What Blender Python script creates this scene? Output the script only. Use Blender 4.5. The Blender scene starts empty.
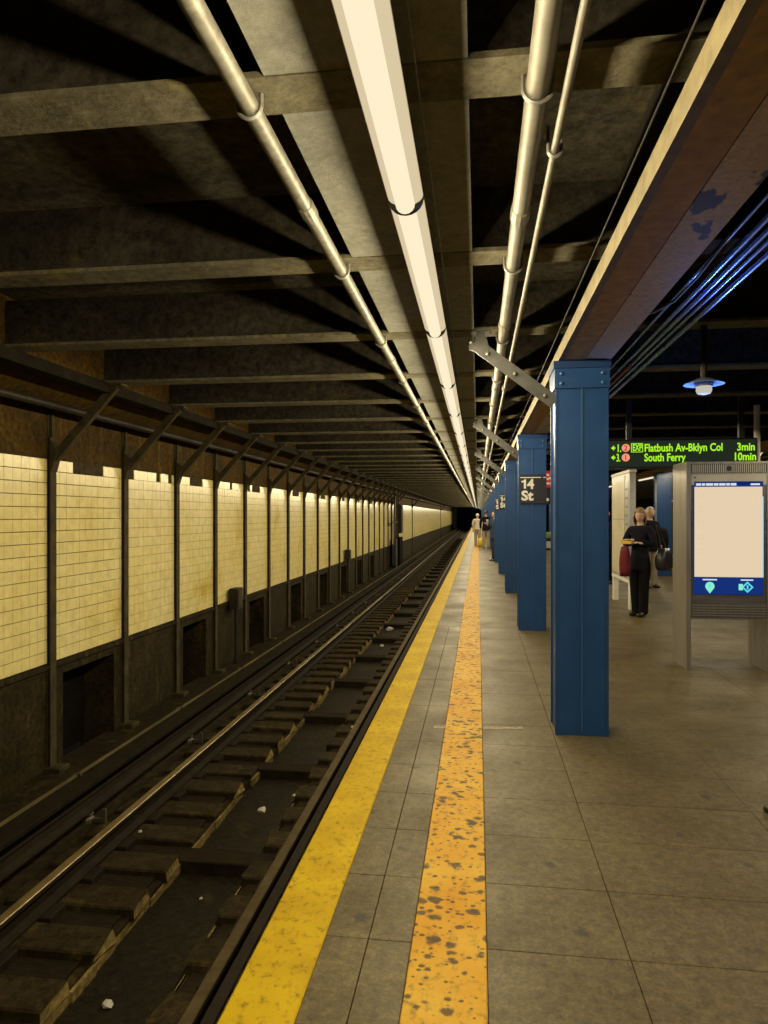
import bpy, bmesh, math, random
from mathutils import Vector, Matrix, Euler
R = random.Random(14)
SC = bpy.context.scene
COL = SC.collection
PI = math.pi
# ------------------------------------------------------------------ camera, world, exposure
FPX, CH, TH = 693.0, 1.6, math.atan(94 / 693.0)
cam_d = bpy.data.cameras.new('camera'); cam = bpy.data.objects.new('camera', cam_d); COL.objects.link(cam)
cam.location = (0, 0, CH); cam.rotation_euler = (PI / 2, 0, TH)
cam_d.sensor_fit = 'VERTICAL'; cam_d.sensor_height = 36.0; cam_d.lens = 36.0 * FPX / 1024
cam_d.shift_y = 3 / 1024; cam_d.clip_start = 0.05; cam_d.clip_end = 400
SC.camera = cam
W = bpy.data.worlds.new('World'); SC.world = W; W.use_nodes = True
W.node_tree.nodes['Background'].inputs[0].default_value = (0.010, 0.009, 0.007, 1)
W.node_tree.nodes['Background'].inputs[1].default_value = 0.5
SC.view_settings.view_transform = 'Standard'
try: SC.view_settings.look = 'None'
except Exception: pass
SC.view_settings.gamma = 1.0; SC.view_settings.use_curve_mapping = False
SC.view_settings.exposure = 0.0
SC.cycles.max_bounces = 6; SC.cycles.diffuse_bounces = 4; SC.cycles.glossy_bounces = 3
SC.cycles.sample_clamp_indirect = 4.0; SC.cycles.caustics_reflective = False; SC.cycles.caustics_refractive = False
LAMP_COL = (1.0, 0.84, 0.53); LAMP_W = 37.0
COOL_COL = (0.12, 0.30, 1.0)

def at(px, py, z=None, X=None):
    """photo pixel -> world point on the level z or on the upright plane X"""
    u = (px - 384) / FPX; v = (515 - py) / FPX
    if z is not None: D = (z - CH) / v
    else: D = X / (math.cos(TH) * (u - math.tan(TH)))
    r = u * D
    return Vector((r * math.cos(TH) - D * math.sin(TH), r * math.sin(TH) + D * math.cos(TH), CH + v * D))

# ------------------------------------------------------------------ materials
MATS = {}
def nt(name):
    m = bpy.data.materials.new(name); m.use_nodes = True
    t = m.node_tree; b = t.nodes['Principled BSDF']
    MATS[name] = m
    return m, t, b
def N(t, kind, **kw):
    n = t.nodes.new('ShaderNode' + kind)
    for k, v in kw.items():
        if k in n.inputs.keys() if isinstance(k, str) else False: n.inputs[k].default_value = v
        else: setattr(n, k, v)
    return n
def c4(c): return (c[0], c[1], c[2], 1.0)
def ramp(t, fac, stops):
    r = t.nodes.new('ShaderNodeValToRGB'); e = r.color_ramp.elements
    while len(e) < len(stops): e.new(0.5)
    for q, (p, c) in enumerate(stops): e[q].position = p; e[q].color = c4(c) if len(c) == 3 else c
    t.links.new(fac, r.inputs[0]); return r.outputs[0]
def pos(t, world=True, scale=(1, 1, 1)):
    if world: o = t.nodes.new('ShaderNodeNewGeometry').outputs['Position']
    else: o = t.nodes.new('ShaderNodeTexCoord').outputs['Object']
    mp = t.nodes.new('ShaderNodeMapping'); mp.inputs['Scale'].default_value = scale
    t.links.new(o, mp.inputs[0]); return mp.outputs[0]
def noise(t, vec, scale, detail=5, rough=0.6):
    n = t.nodes.new('ShaderNodeTexNoise'); n.inputs['Scale'].default_value = scale
    n.inputs['Detail'].default_value = detail; n.inputs['Roughness'].default_value = rough
    t.links.new(vec, n.inputs['Vector']); return n.outputs['Fac']
def mix(t, fac, a, b, mode='MIX'):
    m = t.nodes.new('ShaderNodeMix'); m.data_type = 'RGBA'; m.blend_type = mode
    for sock, v in ((m.inputs[0], fac), (m.inputs[6], a), (m.inputs[7], b)):
        if isinstance(v, (int, float)): sock.default_value = v
        elif isinstance(v, tuple): sock.default_value = c4(v)
        else: t.links.new(v, sock)
    return m.outputs[2]
def bump(t, b, h, strength, dist=0.01):
    n = t.nodes.new('ShaderNodeBump'); n.inputs['Strength'].default_value = strength; n.inputs['Distance'].default_value = dist
    t.links.new(h, n.inputs['Height']); t.links.new(n.outputs[0], b.inputs['Normal'])
def pm(name, c1, c2=None, scale=8, rough=0.7, metal=0.0, bmp=0.0, stretch=(1, 1, 1), world=True, spec=0.5, lo=0.35, hi=0.65):
    m, t, b = nt(name)
    b.inputs['Roughness'].default_value = rough; b.inputs['Metallic'].default_value = metal
    b.inputs['Specular IOR Level'].default_value = spec
    v = pos(t, world, stretch); n = noise(t, v, scale)
    t.links.new(ramp(t, n, [(lo, c1), (hi, c2 or tuple(x * 0.8 for x in c1))]), b.inputs['Base Color'])
    if bmp: bump(t, b, n, bmp)
    return m
def em(name, col, s=1.0, base=(0.01, 0.01, 0.01)):
    m, t, b = nt(name)
    b.inputs['Base Color'].default_value = c4(base); b.inputs['Emission Color'].default_value = c4(col)
    b.inputs['Emission Strength'].default_value = s; b.inputs['Roughness'].default_value = 0.6
    b.inputs['Specular IOR Level'].default_value = 0.0
    try: m.cycles.emission_sampling = 'NONE'
    except Exception: pass
    return m

def mat_floor(name):
    m, t, b = nt(name); b.inputs['Specular IOR Level'].default_value = 0.28
    p = pos(t)
    n1 = noise(t, p, 1.6, 6); n2 = noise(t, p, 22, 6, 0.7)
    a = ramp(t, n1, [(0.3, (0.080, 0.061, 0.025)), (0.7, (0.134, 0.105, 0.047))])
    g = ramp(t, n2, [(0.35, (0.62, 0.62, 0.62)), (0.65, (1.20, 1.18, 1.10))])
    a = mix(t, 1.0, a, g, 'MULTIPLY')
    vo = t.nodes.new('ShaderNodeTexVoronoi'); vo.inputs['Scale'].default_value = 3.4; t.links.new(p, vo.inputs['Vector'])
    wob = t.nodes.new('ShaderNodeMath'); wob.operation = 'ADD'
    sc = t.nodes.new('ShaderNodeMath'); sc.operation = 'MULTIPLY'; sc.inputs[1].default_value = 0.22
    t.links.new(n2, sc.inputs[0]); t.links.new(vo.outputs['Distance'], wob.inputs[0]); t.links.new(sc.outputs[0], wob.inputs[1])
    spot = ramp(t, wob.outputs[0], [(0.17, (1, 1, 1)), (0.24, (0, 0, 0))])
    a = mix(t, spot, a, (0.042, 0.037, 0.026))
    vo2 = t.nodes.new('ShaderNodeTexVoronoi'); vo2.inputs['Scale'].default_value = 9.0; t.links.new(p, vo2.inputs['Vector'])
    w2 = t.nodes.new('ShaderNodeMath'); w2.operation = 'MULTIPLY_ADD'; w2.inputs[1].default_value = 0.5; t.links.new(noise(t, p, 6, 5, 0.65), w2.inputs[0]); t.links.new(vo2.outputs['Distance'], w2.inputs[2])
    a = mix(t, ramp(t, w2.outputs[0], [(0.33, (0.6,) * 3), (0.42, (0, 0, 0))]), a, (0.045, 0.039, 0.026))
    n4 = noise(t, p, 70, 3, 0.8)
    a = mix(t, 1.0, a, ramp(t, n4, [(0.34, (0.74,) * 3), (0.66, (1.26,) * 3)]), 'MULTIPLY')
    t.links.new(a, b.inputs['Base Color'])
    t.links.new(ramp(t, n1, [(0.3, (0.62,) * 3), (0.7, (0.42,) * 3)]), b.inputs['Roughness'])
    bump(t, b, n2, 0.18, 0.004)
    return m
def mat_strip(name, c_hi, c_lo, dark, spots, s_scale, worn):
    m, t, b = nt(name); b.inputs['Roughness'].default_value = 0.6; b.inputs['Specular IOR Level'].default_value = 0.15
    p = pos(t); n1 = noise(t, p, 3.0, 5); n2 = noise(t, p, 40, 5, 0.7)
    a = ramp(t, n1, [(0.3, c_lo), (0.7, c_hi)])
    pw = pos(t, True, (1, 0.8, 1)); nw = noise(t, pw, 26, 8, 0.75)
    a = mix(t, ramp(t, nw, [(0.52, (0, 0, 0)), (0.70, (worn,) * 3)]), a, dark)
    if spots:
        ps = pos(t, True, (0.85, 1.0, 1.0))
        for sc_, th, seed in ((s_scale, spots, 0.0), (s_scale * 1.5, spots - 0.02, 7.3), (s_scale * 2.6, spots - 0.03, 3.1)):
            vo = t.nodes.new('ShaderNodeTexVoronoi'); vo.inputs['Scale'].default_value = sc_
            add = t.nodes.new('ShaderNodeVectorMath'); add.operation = 'ADD'; add.inputs[1].default_value = (seed, seed, 0)
            t.links.new(ps, add.inputs[0]); t.links.new(add.outputs[0], vo.inputs['Vector'])
            nn = noise(t, ps, 12, 6, 0.7); mm = t.nodes.new('ShaderNodeMath'); mm.operation = 'MULTIPLY_ADD'
            mm.inputs[1].default_value = 0.9; t.links.new(nn, mm.inputs[0]); t.links.new(vo.outputs['Distance'], mm.inputs[2])
            a = mix(t, ramp(t, mm.outputs[0], [(th - 0.06, (0.9,) * 3), (th + 0.05, (0, 0, 0))]), a, dark)
    t.links.new(a, b.inputs['Base Color']); bump(t, b, n2, 0.25, 0.004)
    return m
def mat_tile(name, joints=False):
    m, t, b = nt(name); b.inputs['Roughness'].default_value = 0.24
    p = pos(t); n1 = noise(t, p, 0.9, 5); n2 = noise(t, p, 9, 4)
    a = ramp(t, n1, [(0.28, (0.60, 0.44, 0.09)), (0.42, (0.78, 0.66, 0.27)), (0.70, (0.83, 0.73, 0.37))])
    a = mix(t, 1.0, a, ramp(t, n2, [(0.3, (0.86,) * 3), (0.7, (1.06,) * 3)]), 'MULTIPLY')
    st = noise(t, pos(t, True, (1, 5.0, 0.35)), 2.0, 6)
    a = mix(t, ramp(t, st, [(0.62, (0, 0, 0)), (0.82, (0.5,) * 3)]), a, (0.50, 0.36, 0.08))
    if joints:
        sp = t.nodes.new('ShaderNodeSeparateXYZ'); t.links.new(p, sp.inputs[0])
        for ax, off in (('Y', 0.0), ('Z', 0.035)):
            s = t.nodes.new('ShaderNodeMath'); s.operation = 'SUBTRACT'; s.inputs[1].default_value = off; t.links.new(sp.outputs[ax], s.inputs[0])
            d = t.nodes.new('ShaderNodeMath'); d.operation = 'PINGPONG'; d.inputs[1].default_value = 0.0635; t.links.new(s.outputs[0], d.inputs[0])
            a = mix(t, ramp(t, d.outputs[0], [(0.004, (0.6,) * 3), (0.007, (0, 0, 0))]), a, (0.16, 0.12, 0.05))
    t.links.new(a, b.inputs['Base Color'])
    return m
def mat_grime(name, base, streak, band, rough=0.8, sx=(1, 3, 0.5), mott=0.6):
    m, t, b = nt(name); b.inputs['Roughness'].default_value = rough
    p = pos(t); n1 = noise(t, p, 1.8, 7, 0.65); n2 = noise(t, pos(t, True, sx), 3.2, 8, 0.7)
    a = ramp(t, n1, [(0.32, base), (0.68, band)])
    a = mix(t, ramp(t, n2, [(0.56, (0, 0, 0)), (0.72, (0.85,) * 3)]), a, streak)
    n3 = noise(t, p, 16, 8, 0.75)
    a = mix(t, 1.0, a, ramp(t, n3, [(0.36, (1 - mott,) * 3), (0.66, (1 + mott * 0.9,) * 3)]), 'MULTIPLY')
    b.inputs['Specular IOR Level'].default_value = 0.12
    t.links.new(a, b.inputs['Base Color']); bump(t, b, n3, 0.6, 0.02)
    return m
def mat_peel(name, paint, under):
    m, t, b = nt(name); b.inputs['Roughness'].default_value = 0.6
    n1 = noise(t, pos(t, True, (1.3, 0.9, 1)), 3.3, 6, 0.5); n2 = noise(t, pos(t), 45, 4)
    a = mix(t, ramp(t, n1, [(0.60, (0, 0, 0)), (0.615, (1, 1, 1))]), paint, under)
    a = mix(t, 1.0, a, ramp(t, n2, [(0.3, (0.7,) * 3), (0.7, (1.1,) * 3)]), 'MULTIPLY')
    t.links.new(a, b.inputs['Base Color']); bump(t, b, n1, 0.3, 0.01)
    return m

M = MATS
mat_floor('platform_concrete')
mat_strip('edge_yellow', (0.52, 0.36, 0.004), (0.37, 0.235, 0.003), (0.10, 0.066, 0.006), 0, 1, 0.95)
mat_strip('warning_orange', (0.56, 0.35, 0.040), (0.50, 0.24, 0.010), (0.075, 0.056, 0.028), 0.70, 11.0, 0.8)
mat_tile('glazed_tile'); mat_tile('glazed_tile_far', True)
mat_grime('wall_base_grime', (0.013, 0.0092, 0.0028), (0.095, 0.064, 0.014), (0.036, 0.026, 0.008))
mat_grime('wall_top_soot', (0.085, 0.046, 0.005), (0.17, 0.10, 0.012), (0.040, 0.025, 0.006))
mat_grime('grout', (0.06, 0.045, 0.018), (0.08, 0.06, 0.02), (0.05, 0.038, 0.018))
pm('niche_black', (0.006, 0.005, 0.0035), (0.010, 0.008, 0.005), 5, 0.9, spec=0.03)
mat_grime('ceiling_soot', (0.050, 0.044, 0.030), (0.12, 0.095, 0.04), (0.080, 0.071, 0.048), 0.85, (1, 1, 1))
mat_grime('beam_web_shaded', (0.026, 0.022, 0.015), (0.075, 0.056, 0.022), (0.050, 0.043, 0.030), 0.8, (1, 1, 1))  # beam webs: shade painted in as a darker tone than the flanges
mat_grime('beam_flange_lit', (0.095, 0.084, 0.052), (0.21, 0.165, 0.050), (0.15, 0.135, 0.088), 0.8, (1, 1, 1), 0.4)  # flange undersides: lamp light painted in as a paler tone, with stains
mat_grime('soffit_plaster', (0.185, 0.185, 0.155), (0.14, 0.128, 0.08), (0.22, 0.217, 0.18), 0.8, (1, 1, 1), 0.22)
pm('edge_black', (0.010, 0.008, 0.005), (0.018, 0.014, 0.008), 7, 0.8, spec=0.05)
pm('wall_post_steel', (0.068, 0.053, 0.023), (0.034, 0.026, 0.012), 7, 0.7, 0.0, 0.2, spec=0.15)
pm('sooty_pipe', (0.026, 0.021, 0.013), (0.014, 0.012, 0.008), 9, 0.55, spec=0.25)
pm('galvanised', (0.19, 0.18, 0.145), (0.10, 0.095, 0.072), 22, 0.5, 0.35, 0.05)
pm('grey_pipe', (0.19, 0.178, 0.138), (0.125, 0.115, 0.088), 7, 0.5, 0.25, 0.05)
pm('strap_steel', (0.30, 0.29, 0.26), (0.18, 0.17, 0.15), 14, 0.45, 0.6)
pm('brace_grey', (0.085, 0.085, 0.076), (0.055, 0.055, 0.05), 10, 0.5, 0.2, 0.1)
pm('cable_black', (0.012, 0.012, 0.012), (0.02, 0.02, 0.02), 9, 0.5)
pm('column_blue', (0.010, 0.052, 0.17), (0.014, 0.065, 0.20), 5, 0.36, 0.0, 0.08)
pm('column_blue_dark', (0.007, 0.032, 0.12), (0.009, 0.04, 0.14), 5, 0.4)
pm('rivet_blue', (0.035, 0.10, 0.24), (0.03, 0.09, 0.22), 5, 0.3)
pm('girder_flange', (0.19, 0.155, 0.072), (0.11, 0.088, 0.040), 13, 0.6, 0, 0.2)
pm('girder_brown', (0.44, 0.30, 0.125), (0.28, 0.19, 0.08), 14, 0.65, 0, 0.2, spec=0.20)
mat_peel('girder_peeling', (0.52, 0.44, 0.33), (0.06, 0.06, 0.09))
pm('web_dark', (0.020, 0.017, 0.012), (0.03, 0.025, 0.018), 6, 0.8, spec=0.10)
pm('conduit_blue_glint', (0.28, 0.40, 0.75), (0.22, 0.32, 0.62), 20, 0.24, 1.0)  # steel tinted blue to carry the pendant lamp's reflection
pm('conduit_red', (0.30, 0.03, 0.02), (0.22, 0.02, 0.02), 20, 0.4)
pm('rail_head', (0.30, 0.24, 0.14), (0.21, 0.16, 0.085), 9, 0.36, 0.85)
pm('rail_rust', (0.024, 0.017, 0.009), (0.015, 0.011, 0.007), 9, 0.75, spec=0.12)
pm('tie_wood', (0.014, 0.010, 0.006), (0.026, 0.019, 0.010), 7, 0.85, 0, 0.4, (1, 6, 1), spec=0.06)
mat_grime('track_concrete', (0.030, 0.021, 0.0075), (0.080, 0.056, 0.014), (0.016, 0.011, 0.0045), 0.85, (1, 1, 1))
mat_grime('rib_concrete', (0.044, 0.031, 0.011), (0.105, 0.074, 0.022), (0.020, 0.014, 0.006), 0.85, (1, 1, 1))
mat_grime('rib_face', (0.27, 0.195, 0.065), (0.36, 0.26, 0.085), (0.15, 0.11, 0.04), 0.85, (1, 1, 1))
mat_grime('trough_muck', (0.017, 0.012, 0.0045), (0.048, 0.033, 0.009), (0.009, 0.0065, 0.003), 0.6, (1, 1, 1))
pm('protection_board', (0.036, 0.028, 0.014), (0.018, 0.014, 0.008), 6, 0.7, 0, 0.3, (1, 0.2, 1), spec=0.10)
pm('lit_edge_board', (0.13, 0.105, 0.045), (0.07, 0.055, 0.024), 6, 0.7, 0, 0.3, (1, 0.2, 1), spec=0.15)  # back board lightened so its top edge looks lit
pm('insulator', (0.075, 0.064, 0.04), (0.05, 0.042, 0.028), 9, 0.5)
pm('paper', (0.55, 0.52, 0.45), (0.42, 0.40, 0.34), 12, 0.8)
pm('worn_tape', (0.34, 0.30, 0.20), (0.17, 0.145, 0.085), 30, 0.8)
pm('black_panel', (0.012, 0.012, 0.015), (0.016, 0.016, 0.02), 8, 0.35, spec=0.20)
pm('sign_black', (0.014, 0.013, 0.016), (0.02, 0.018, 0.02), 8, 0.4)
pm('sign_white', (0.80, 0.78, 0.70), (0.72, 0.70, 0.62), 8, 0.5)
pm('sign_red', (0.55, 0.015, 0.03), (0.48, 0.012, 0.025), 8, 0.4)
em('led_green', (0.42, 0.95, 0.02), 0.95); em('led_red', (1.0, 0.33, 0.20), 0.95); em('led_dim', (0.012, 0.02, 0.012), 1.0)
em('lamp_lens', (0.70, 0.575, 0.365), 1.0); em('lamp_tube', (1.0, 0.86, 0.60), 1.0)
pm('lamp_housing', (0.62, 0.60, 0.50), (0.52, 0.50, 0.42), 8, 0.5)
em('pendant_bulb', (0.62, 0.60, 0.50), 0.85)
em('far_bulb', (0.85, 0.88, 1.0), 1.6)
pm('pendant_disc', (0.16, 0.22, 0.40), (0.13, 0.18, 0.33), 8, 0.4)
pm('stainless', (0.40, 0.375, 0.33), (0.29, 0.27, 0.24), 5, 0.34, 0.7, 0.0, (8, 8, 0.4))
pm('stainless_dark', (0.19, 0.18, 0.185), (0.13, 0.12, 0.125), 5, 0.28, 0.4, 0.0, (0.5, 8, 8))
pm('kiosk_grille', (0.55, 0.52, 0.45), (0.45, 0.42, 0.36), 5, 0.35, 0.2)
em('screen_cream', (0.80, 0.635, 0.43), 0.98); em('screen_cream_soft', (0.73, 0.575, 0.40), 0.98)
em('screen_navy', (0.004, 0.028, 0.20), 0.9); em('screen_edge', (0.30, 0.75, 1.0), 0.9); em('screen_text', (0.75, 0.85, 0.95), 0.9)
em('icon_green', (0.25, 0.92, 0.62), 0.95); em('icon_cyan', (0.12, 0.75, 0.88), 0.95)
pm('board_cream', (0.62, 0.56, 0.40), (0.54, 0.48, 0.33), 3, 0.35)
pm('board_frame', (0.55, 0.55, 0.55), (0.46, 0.46, 0.47), 5, 0.35, 0.5)
pm('board_ink', (0.30, 0.28, 0.22), (0.24, 0.22, 0.18), 20, 0.5)
pm('pole_white', (0.66, 0.62, 0.48), (0.55, 0.5, 0.38), 5, 0.5)
pm('skin', (0.62, 0.40, 0.28), (0.56, 0.35, 0.24), 10, 0.55, world=False, spec=0.25)
pm('hair_blond', (0.36, 0.24, 0.11), (0.24, 0.15, 0.065), 22, 0.6, 0, 0.4, (1, 1, 0.2), False)
pm('hair_grey', (0.62, 0.56, 0.45), (0.50, 0.45, 0.36), 22, 0.6, 0, 0.3, (1, 1, 0.2), False)
pm('hair_dark', (0.02, 0.016, 0.012), (0.03, 0.022, 0.016), 22, 0.6, 0, 0.3, (1, 1, 0.2), False)
pm('cloth_navy', (0.006, 0.006, 0.014), (0.010, 0.009, 0.018), 12, 0.85, 0, 0.3, world=False, spec=0.15)
pm('cloth_black', (0.005, 0.005, 0.007), (0.009, 0.0085, 0.010), 12, 0.85, 0, 0.3, world=False, spec=0.15)
pm('cloth_beige', (0.42, 0.34, 0.22), (0.34, 0.27, 0.17), 12, 0.85, 0, 0.3, world=False)
pm('cloth_pale', (0.62, 0.58, 0.46), (0.52, 0.48, 0.38), 12, 0.85, 0, 0.3, world=False)
pm('cloth_red', (0.16, 0.006, 0.016), (0.11, 0.004, 0.011), 9, 0.8, 0, 0.3, world=False)
pm('cloth_orange', (0.75, 0.10, 0.03), (0.62, 0.07, 0.02), 9, 0.8, world=False)
pm('cloth_blue', (0.020, 0.030, 0.07), (0.03, 0.045, 0.09), 9, 0.85, world=False)
pm('bag_black', (0.012, 0.012, 0.016), (0.03, 0.03, 0.036), 9, 0.35, world=False)
pm('yellow_plastic', (0.75, 0.55, 0.04), (0.62, 0.44, 0.03), 9, 0.45, world=False)
pm('olive', (0.20, 0.22, 0.02), (0.15, 0.17, 0.015), 9, 0.5, world=False)
pm('shoe_leather', (0.012, 0.011, 0.010), (0.02, 0.018, 0.015), 9, 0.35, world=False)
pm('shoe_olive', (0.035, 0.036, 0.012), (0.025, 0.026, 0.01), 9, 0.35, world=False)
pm('eye_dark', (0.01, 0.008, 0.006), (0.02, 0.015, 0.01), 9, 0.3, world=False)
pm('lips', (0.45, 0.16, 0.13), (0.40, 0.14, 0.11), 9, 0.5, world=False)

# ------------------------------------------------------------------ mesh helpers
class MB:
    def __init__(s): s.v = []; s.f = []; s.mi = []; s.cur = 0
    def box(s, x0, x1, y0, y1, z0, z1):
        b = len(s.v)
        s.v += [(x0, y0, z0), (x1, y0, z0), (x1, y1, z0), (x0, y1, z0), (x0, y0, z1), (x1, y0, z1), (x1, y1, z1), (x0, y1, z1)]
        s.f += [tuple(b + q for q in f) for f in ((0, 3, 2, 1), (4, 5, 6, 7), (0, 1, 5, 4), (1, 2, 6, 5), (2, 3, 7, 6), (3, 0, 4, 7))]
        s.mi += [s.cur] * 6; return s
    def cbox(s, x0, x1, y0, y1, z0, z1, c):
        """box with its top and side edges chamfered"""
        b = len(s.v)
        s.v += [(x0, y0, z0), (x1, y0, z0), (x1, y1, z0), (x0, y1, z0), (x0, y0, z1 - c), (x1, y0, z1 - c), (x1, y1, z1 - c), (x0, y1, z1 - c),
                (x0 + c, y0 + c, z1), (x1 - c, y0 + c, z1), (x1 - c, y1 - c, z1), (x0 + c, y1 - c, z1)]
        F = [(0, 3, 2, 1), (8, 9, 10, 11)]
        for q in range(4):
            n = (q + 1) % 4; F += [(q, n, 4 + n, 4 + q), (4 + q, 4 + n, 8 + n, 8 + q)]
        s.f += [tuple(b + i for i in f) for f in F]; s.mi += [s.cur] * len(F); return s
    def bar(s, p, q, w, h, up=(0, 0, 1)):
        p = Vector(p); q = Vector(q); d = (q - p).normalized(); up = Vector(up)
        a = d.cross(up)
        if a.length < 1e-4: a = d.cross(Vector((0, 1, 0)))
        a.normalize(); c = a.cross(d).normalized(); b = len(s.v)
        for e in (p, q):
            for (i, j) in ((-1, -1), (1, -1), (1, 1), (-1, 1)): s.v.append(tuple(e + a * (i * w / 2) + c * (j * h / 2)))
        F = [(0, 1, 2, 3), (7, 6, 5, 4), (0, 4, 5, 1), (1, 5, 6, 2), (2, 6, 7, 3), (3, 7, 4, 0)]
        s.f += [tuple(b + i for i in f) for f in F]; s.mi += [s.cur] * 6; return s
    def tube(s, pts, r, n=10, cap=True):
        pts = [Vector(p) for p in pts]; b = len(s.v); k = len(pts); ref = None
        for i, p in enumerate(pts):
            d = (pts[min(i + 1, k - 1)] - pts[max(i - 1, 0)]).normalized()
            if ref is None:
                ref = Vector((0, 0, 1)) if abs(d.z) < 0.9 else Vector((1, 0, 0))
            a = d.cross(ref); a.normalize(); c = a.cross(d).normalized(); ref = c
            rr = r[i] if isinstance(r, (list, tuple)) else r
            for j in range(n):
                t = 2 * PI * j / n; s.v.append(tuple(p + a * (rr * math.cos(t)) + c * (rr * math.sin(t))))
        F = []
        for i in range(k - 1):
            for j in range(n):
                m = (j + 1) % n; F.append((i * n + j, i * n + m, (i + 1) * n + m, (i + 1) * n + j))
        if cap: F += [tuple(reversed(range(n))), tuple((k - 1) * n + j for j in range(n))]
        s.f += [tuple(b + i for i in f) for f in F]; s.mi += [s.cur] * len(F); return s
    def lathe(s, prof, c=(0, 0, 0), n=20, sx=1.0, sy=1.0):
        b = len(s.v); F = []
        for (r, z) in prof:
            for j in range(n):
                t = 2 * PI * j / n; s.v.append((c[0] + sx * r * math.cos(t), c[1] + sy * r * math.sin(t), c[2] + z))
        for i in range(len(prof) - 1):
            for j in range(n):
                m = (j + 1) % n; F.append((i * n + j, i * n + m, (i + 1) * n + m, (i + 1) * n + j))
        F += [tuple(reversed(range(n))), tuple((len(prof) - 1) * n + j for j in range(n))]
        s.f += [tuple(b + i for i in f) for f in F]; s.mi += [s.cur] * len(F); return s
    def prism(s, poly, y0, y1):
        """outline in x,z pushed along y"""
        b = len(s.v); n = len(poly)
        s.v += [(x, y0, z) for x, z in poly] + [(x, y1, z) for x, z in poly]
        F = [tuple(range(n)), tuple(reversed(range(n, 2 * n)))] + [(q, q + n, (q + 1) % n + n, (q + 1) % n) for q in range(n)]
        s.f += [tuple(b + i for i in f) for f in F]; s.mi += [s.cur] * len(F); return s
    def mesh(s, name, mats, smooth=False):
        m = bpy.data.meshes.new(name); m.from_pydata(s.v, [], s.f)
        for x in (mats if isinstance(mats, (list, tuple)) else [mats]): m.materials.append(MATS[x])
        for p, i in zip(m.polygons, s.mi): p.material_index = i; p.use_smooth = smooth
        bm = bmesh.new(); bm.from_mesh(m); bmesh.ops.recalc_face_normals(bm, faces=bm.faces); bm.to_mesh(m); bm.free()
        if smooth: m.set_sharp_from_angle(angle=0.7)
        return m
    def build(s, name, mats, parent=None, smooth=False, loc=None): return put(name, s.mesh(name, mats, smooth), parent, loc)
def put(name, mesh, parent=None, loc=None):
    o = bpy.data.objects.new(name, mesh); COL.objects.link(o)
    if parent is not None: o.parent = parent
    if loc is not None: o.location = loc
    return o
def tag(o, label=None, cat=None, group=None, kind=None):
    for k, v in (('label', label), ('category', cat), ('group', group), ('kind', kind)):
        if v: o[k] = v
    return o
def thing(name, label, cat, loc=(0, 0, 0), rz=0.0, group=None):
    o = bpy.data.objects.new(name, None); COL.objects.link(o); o.location = loc; o.rotation_euler = (0, 0, rz)
    o.empty_display_size = 0.1
    return tag(o, label, cat, group)
def copy_tree(o, parent=None):
    c = o.copy(); COL.objects.link(c)
    if parent is not None: c.parent = parent
    for ch in list(o.children): copy_tree(ch, c)
    return c
def text_mesh(body, size, name, mat, bold=0.0, spacing=1.0, extrude=0.0):
    cu = bpy.data.curves.new('text', 'FONT'); cu.body = body; cu.size = size; cu.offset = bold; cu.space_character = spacing; cu.extrude = extrude
    cu.resolution_u = 3
    o = bpy.data.objects.new('text', cu); COL.objects.link(o)
    dg = bpy.context.evaluated_depsgraph_get(); me = bpy.data.meshes.new_from_object(o.evaluated_get(dg))
    bpy.data.objects.remove(o); bpy.data.curves.remove(cu)
    me.name = name; me.materials.clear(); me.materials.append(MATS[mat]); return me
def text_part(body, size, name, mat, parent, loc, bold=0.0, fitw=None, spacing=1.0):
    """upright lettering facing the camera (-Y)"""
    me = text_mesh(body, size, name, mat, bold, spacing, 0.0008)
    o = put(name, me, parent, loc); o.rotation_euler = (PI / 2, 0, 0)
    if fitw:
        w = max(v.co.x for v in me.vertices) - min(v.co.x for v in me.vertices)
        o.scale = (fitw / w, 1, 1)
    return o

YN, YF = -3.0, 128.0            # near and far end of the station
S = 1.54                        # spacing of roof beams and wall posts
Y0 = 6.82 - 6 * S               # a beam
beams_y = [Y0 + S * k for k in range(0, 88) if Y0 + S * k > -3 and Y0 + S * k < YF]
ZB = 2.97                       # underside of the beams
TRK = -1.10                     # track invert
XW = -4.50                      # tiled wall
EDGE = -0.815
XE2 = 5.85                      # far platform edge

# ================================================================== SETTING
# ---- platform
mb = MB(); mb.box(EDGE + 0.05, XE2, YN, YF, -1.3, -0.03)
yA, yB = 1.20, 1.20 + 0.462 * 19
mb.box(-0.575, XE2, YN, yA, -0.04, 0); mb.box(-0.575, XE2, yB, YF, -0.04, 0); mb.box(4.4, XE2, yA, yB, -0.04, 0)
floor = tag(mb.build('floor', 'platform_concrete'), 'grey brown concrete subway platform with scored slabs and dark spots', None, None, 'structure')
xs = [(-0.575, -0.410), (-0.410, -0.246), (0.032, 0.545), (0.545, 1.46), (1.46, 2.40), (2.40, 3.40), (3.40, 4.40)]
for (a, b) in xs:
    g = 0.0014
    me = MB().cbox(a + g, b - g, g, 0.462 - g, -0.03, 0, 0.0018).mesh('slab', 'platform_concrete')
    for k in range(19):
        put('slab', me, floor, (0, yA + 0.462 * k, -0.0012 * R.random()))
m_ = MB().box(-0.246, 0.032, yA, yB, -0.035, -0.002).build('strip_bed', 'platform_concrete', floor)
tag(MB().cbox(EDGE, -0.575, YN, YF, -0.16, 0.004, 0.006).build('trim_1', 'edge_yellow'), 'worn yellow painted strip along the platform edge', None, None, 'structure')
tag(MB().cbox(-0.245, 0.031, YN, YF, -0.02, 0.006, 0.004).build('trim_2', 'warning_orange'), 'orange yellow warning strip covered in black spots', None, None, 'structure')

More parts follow.
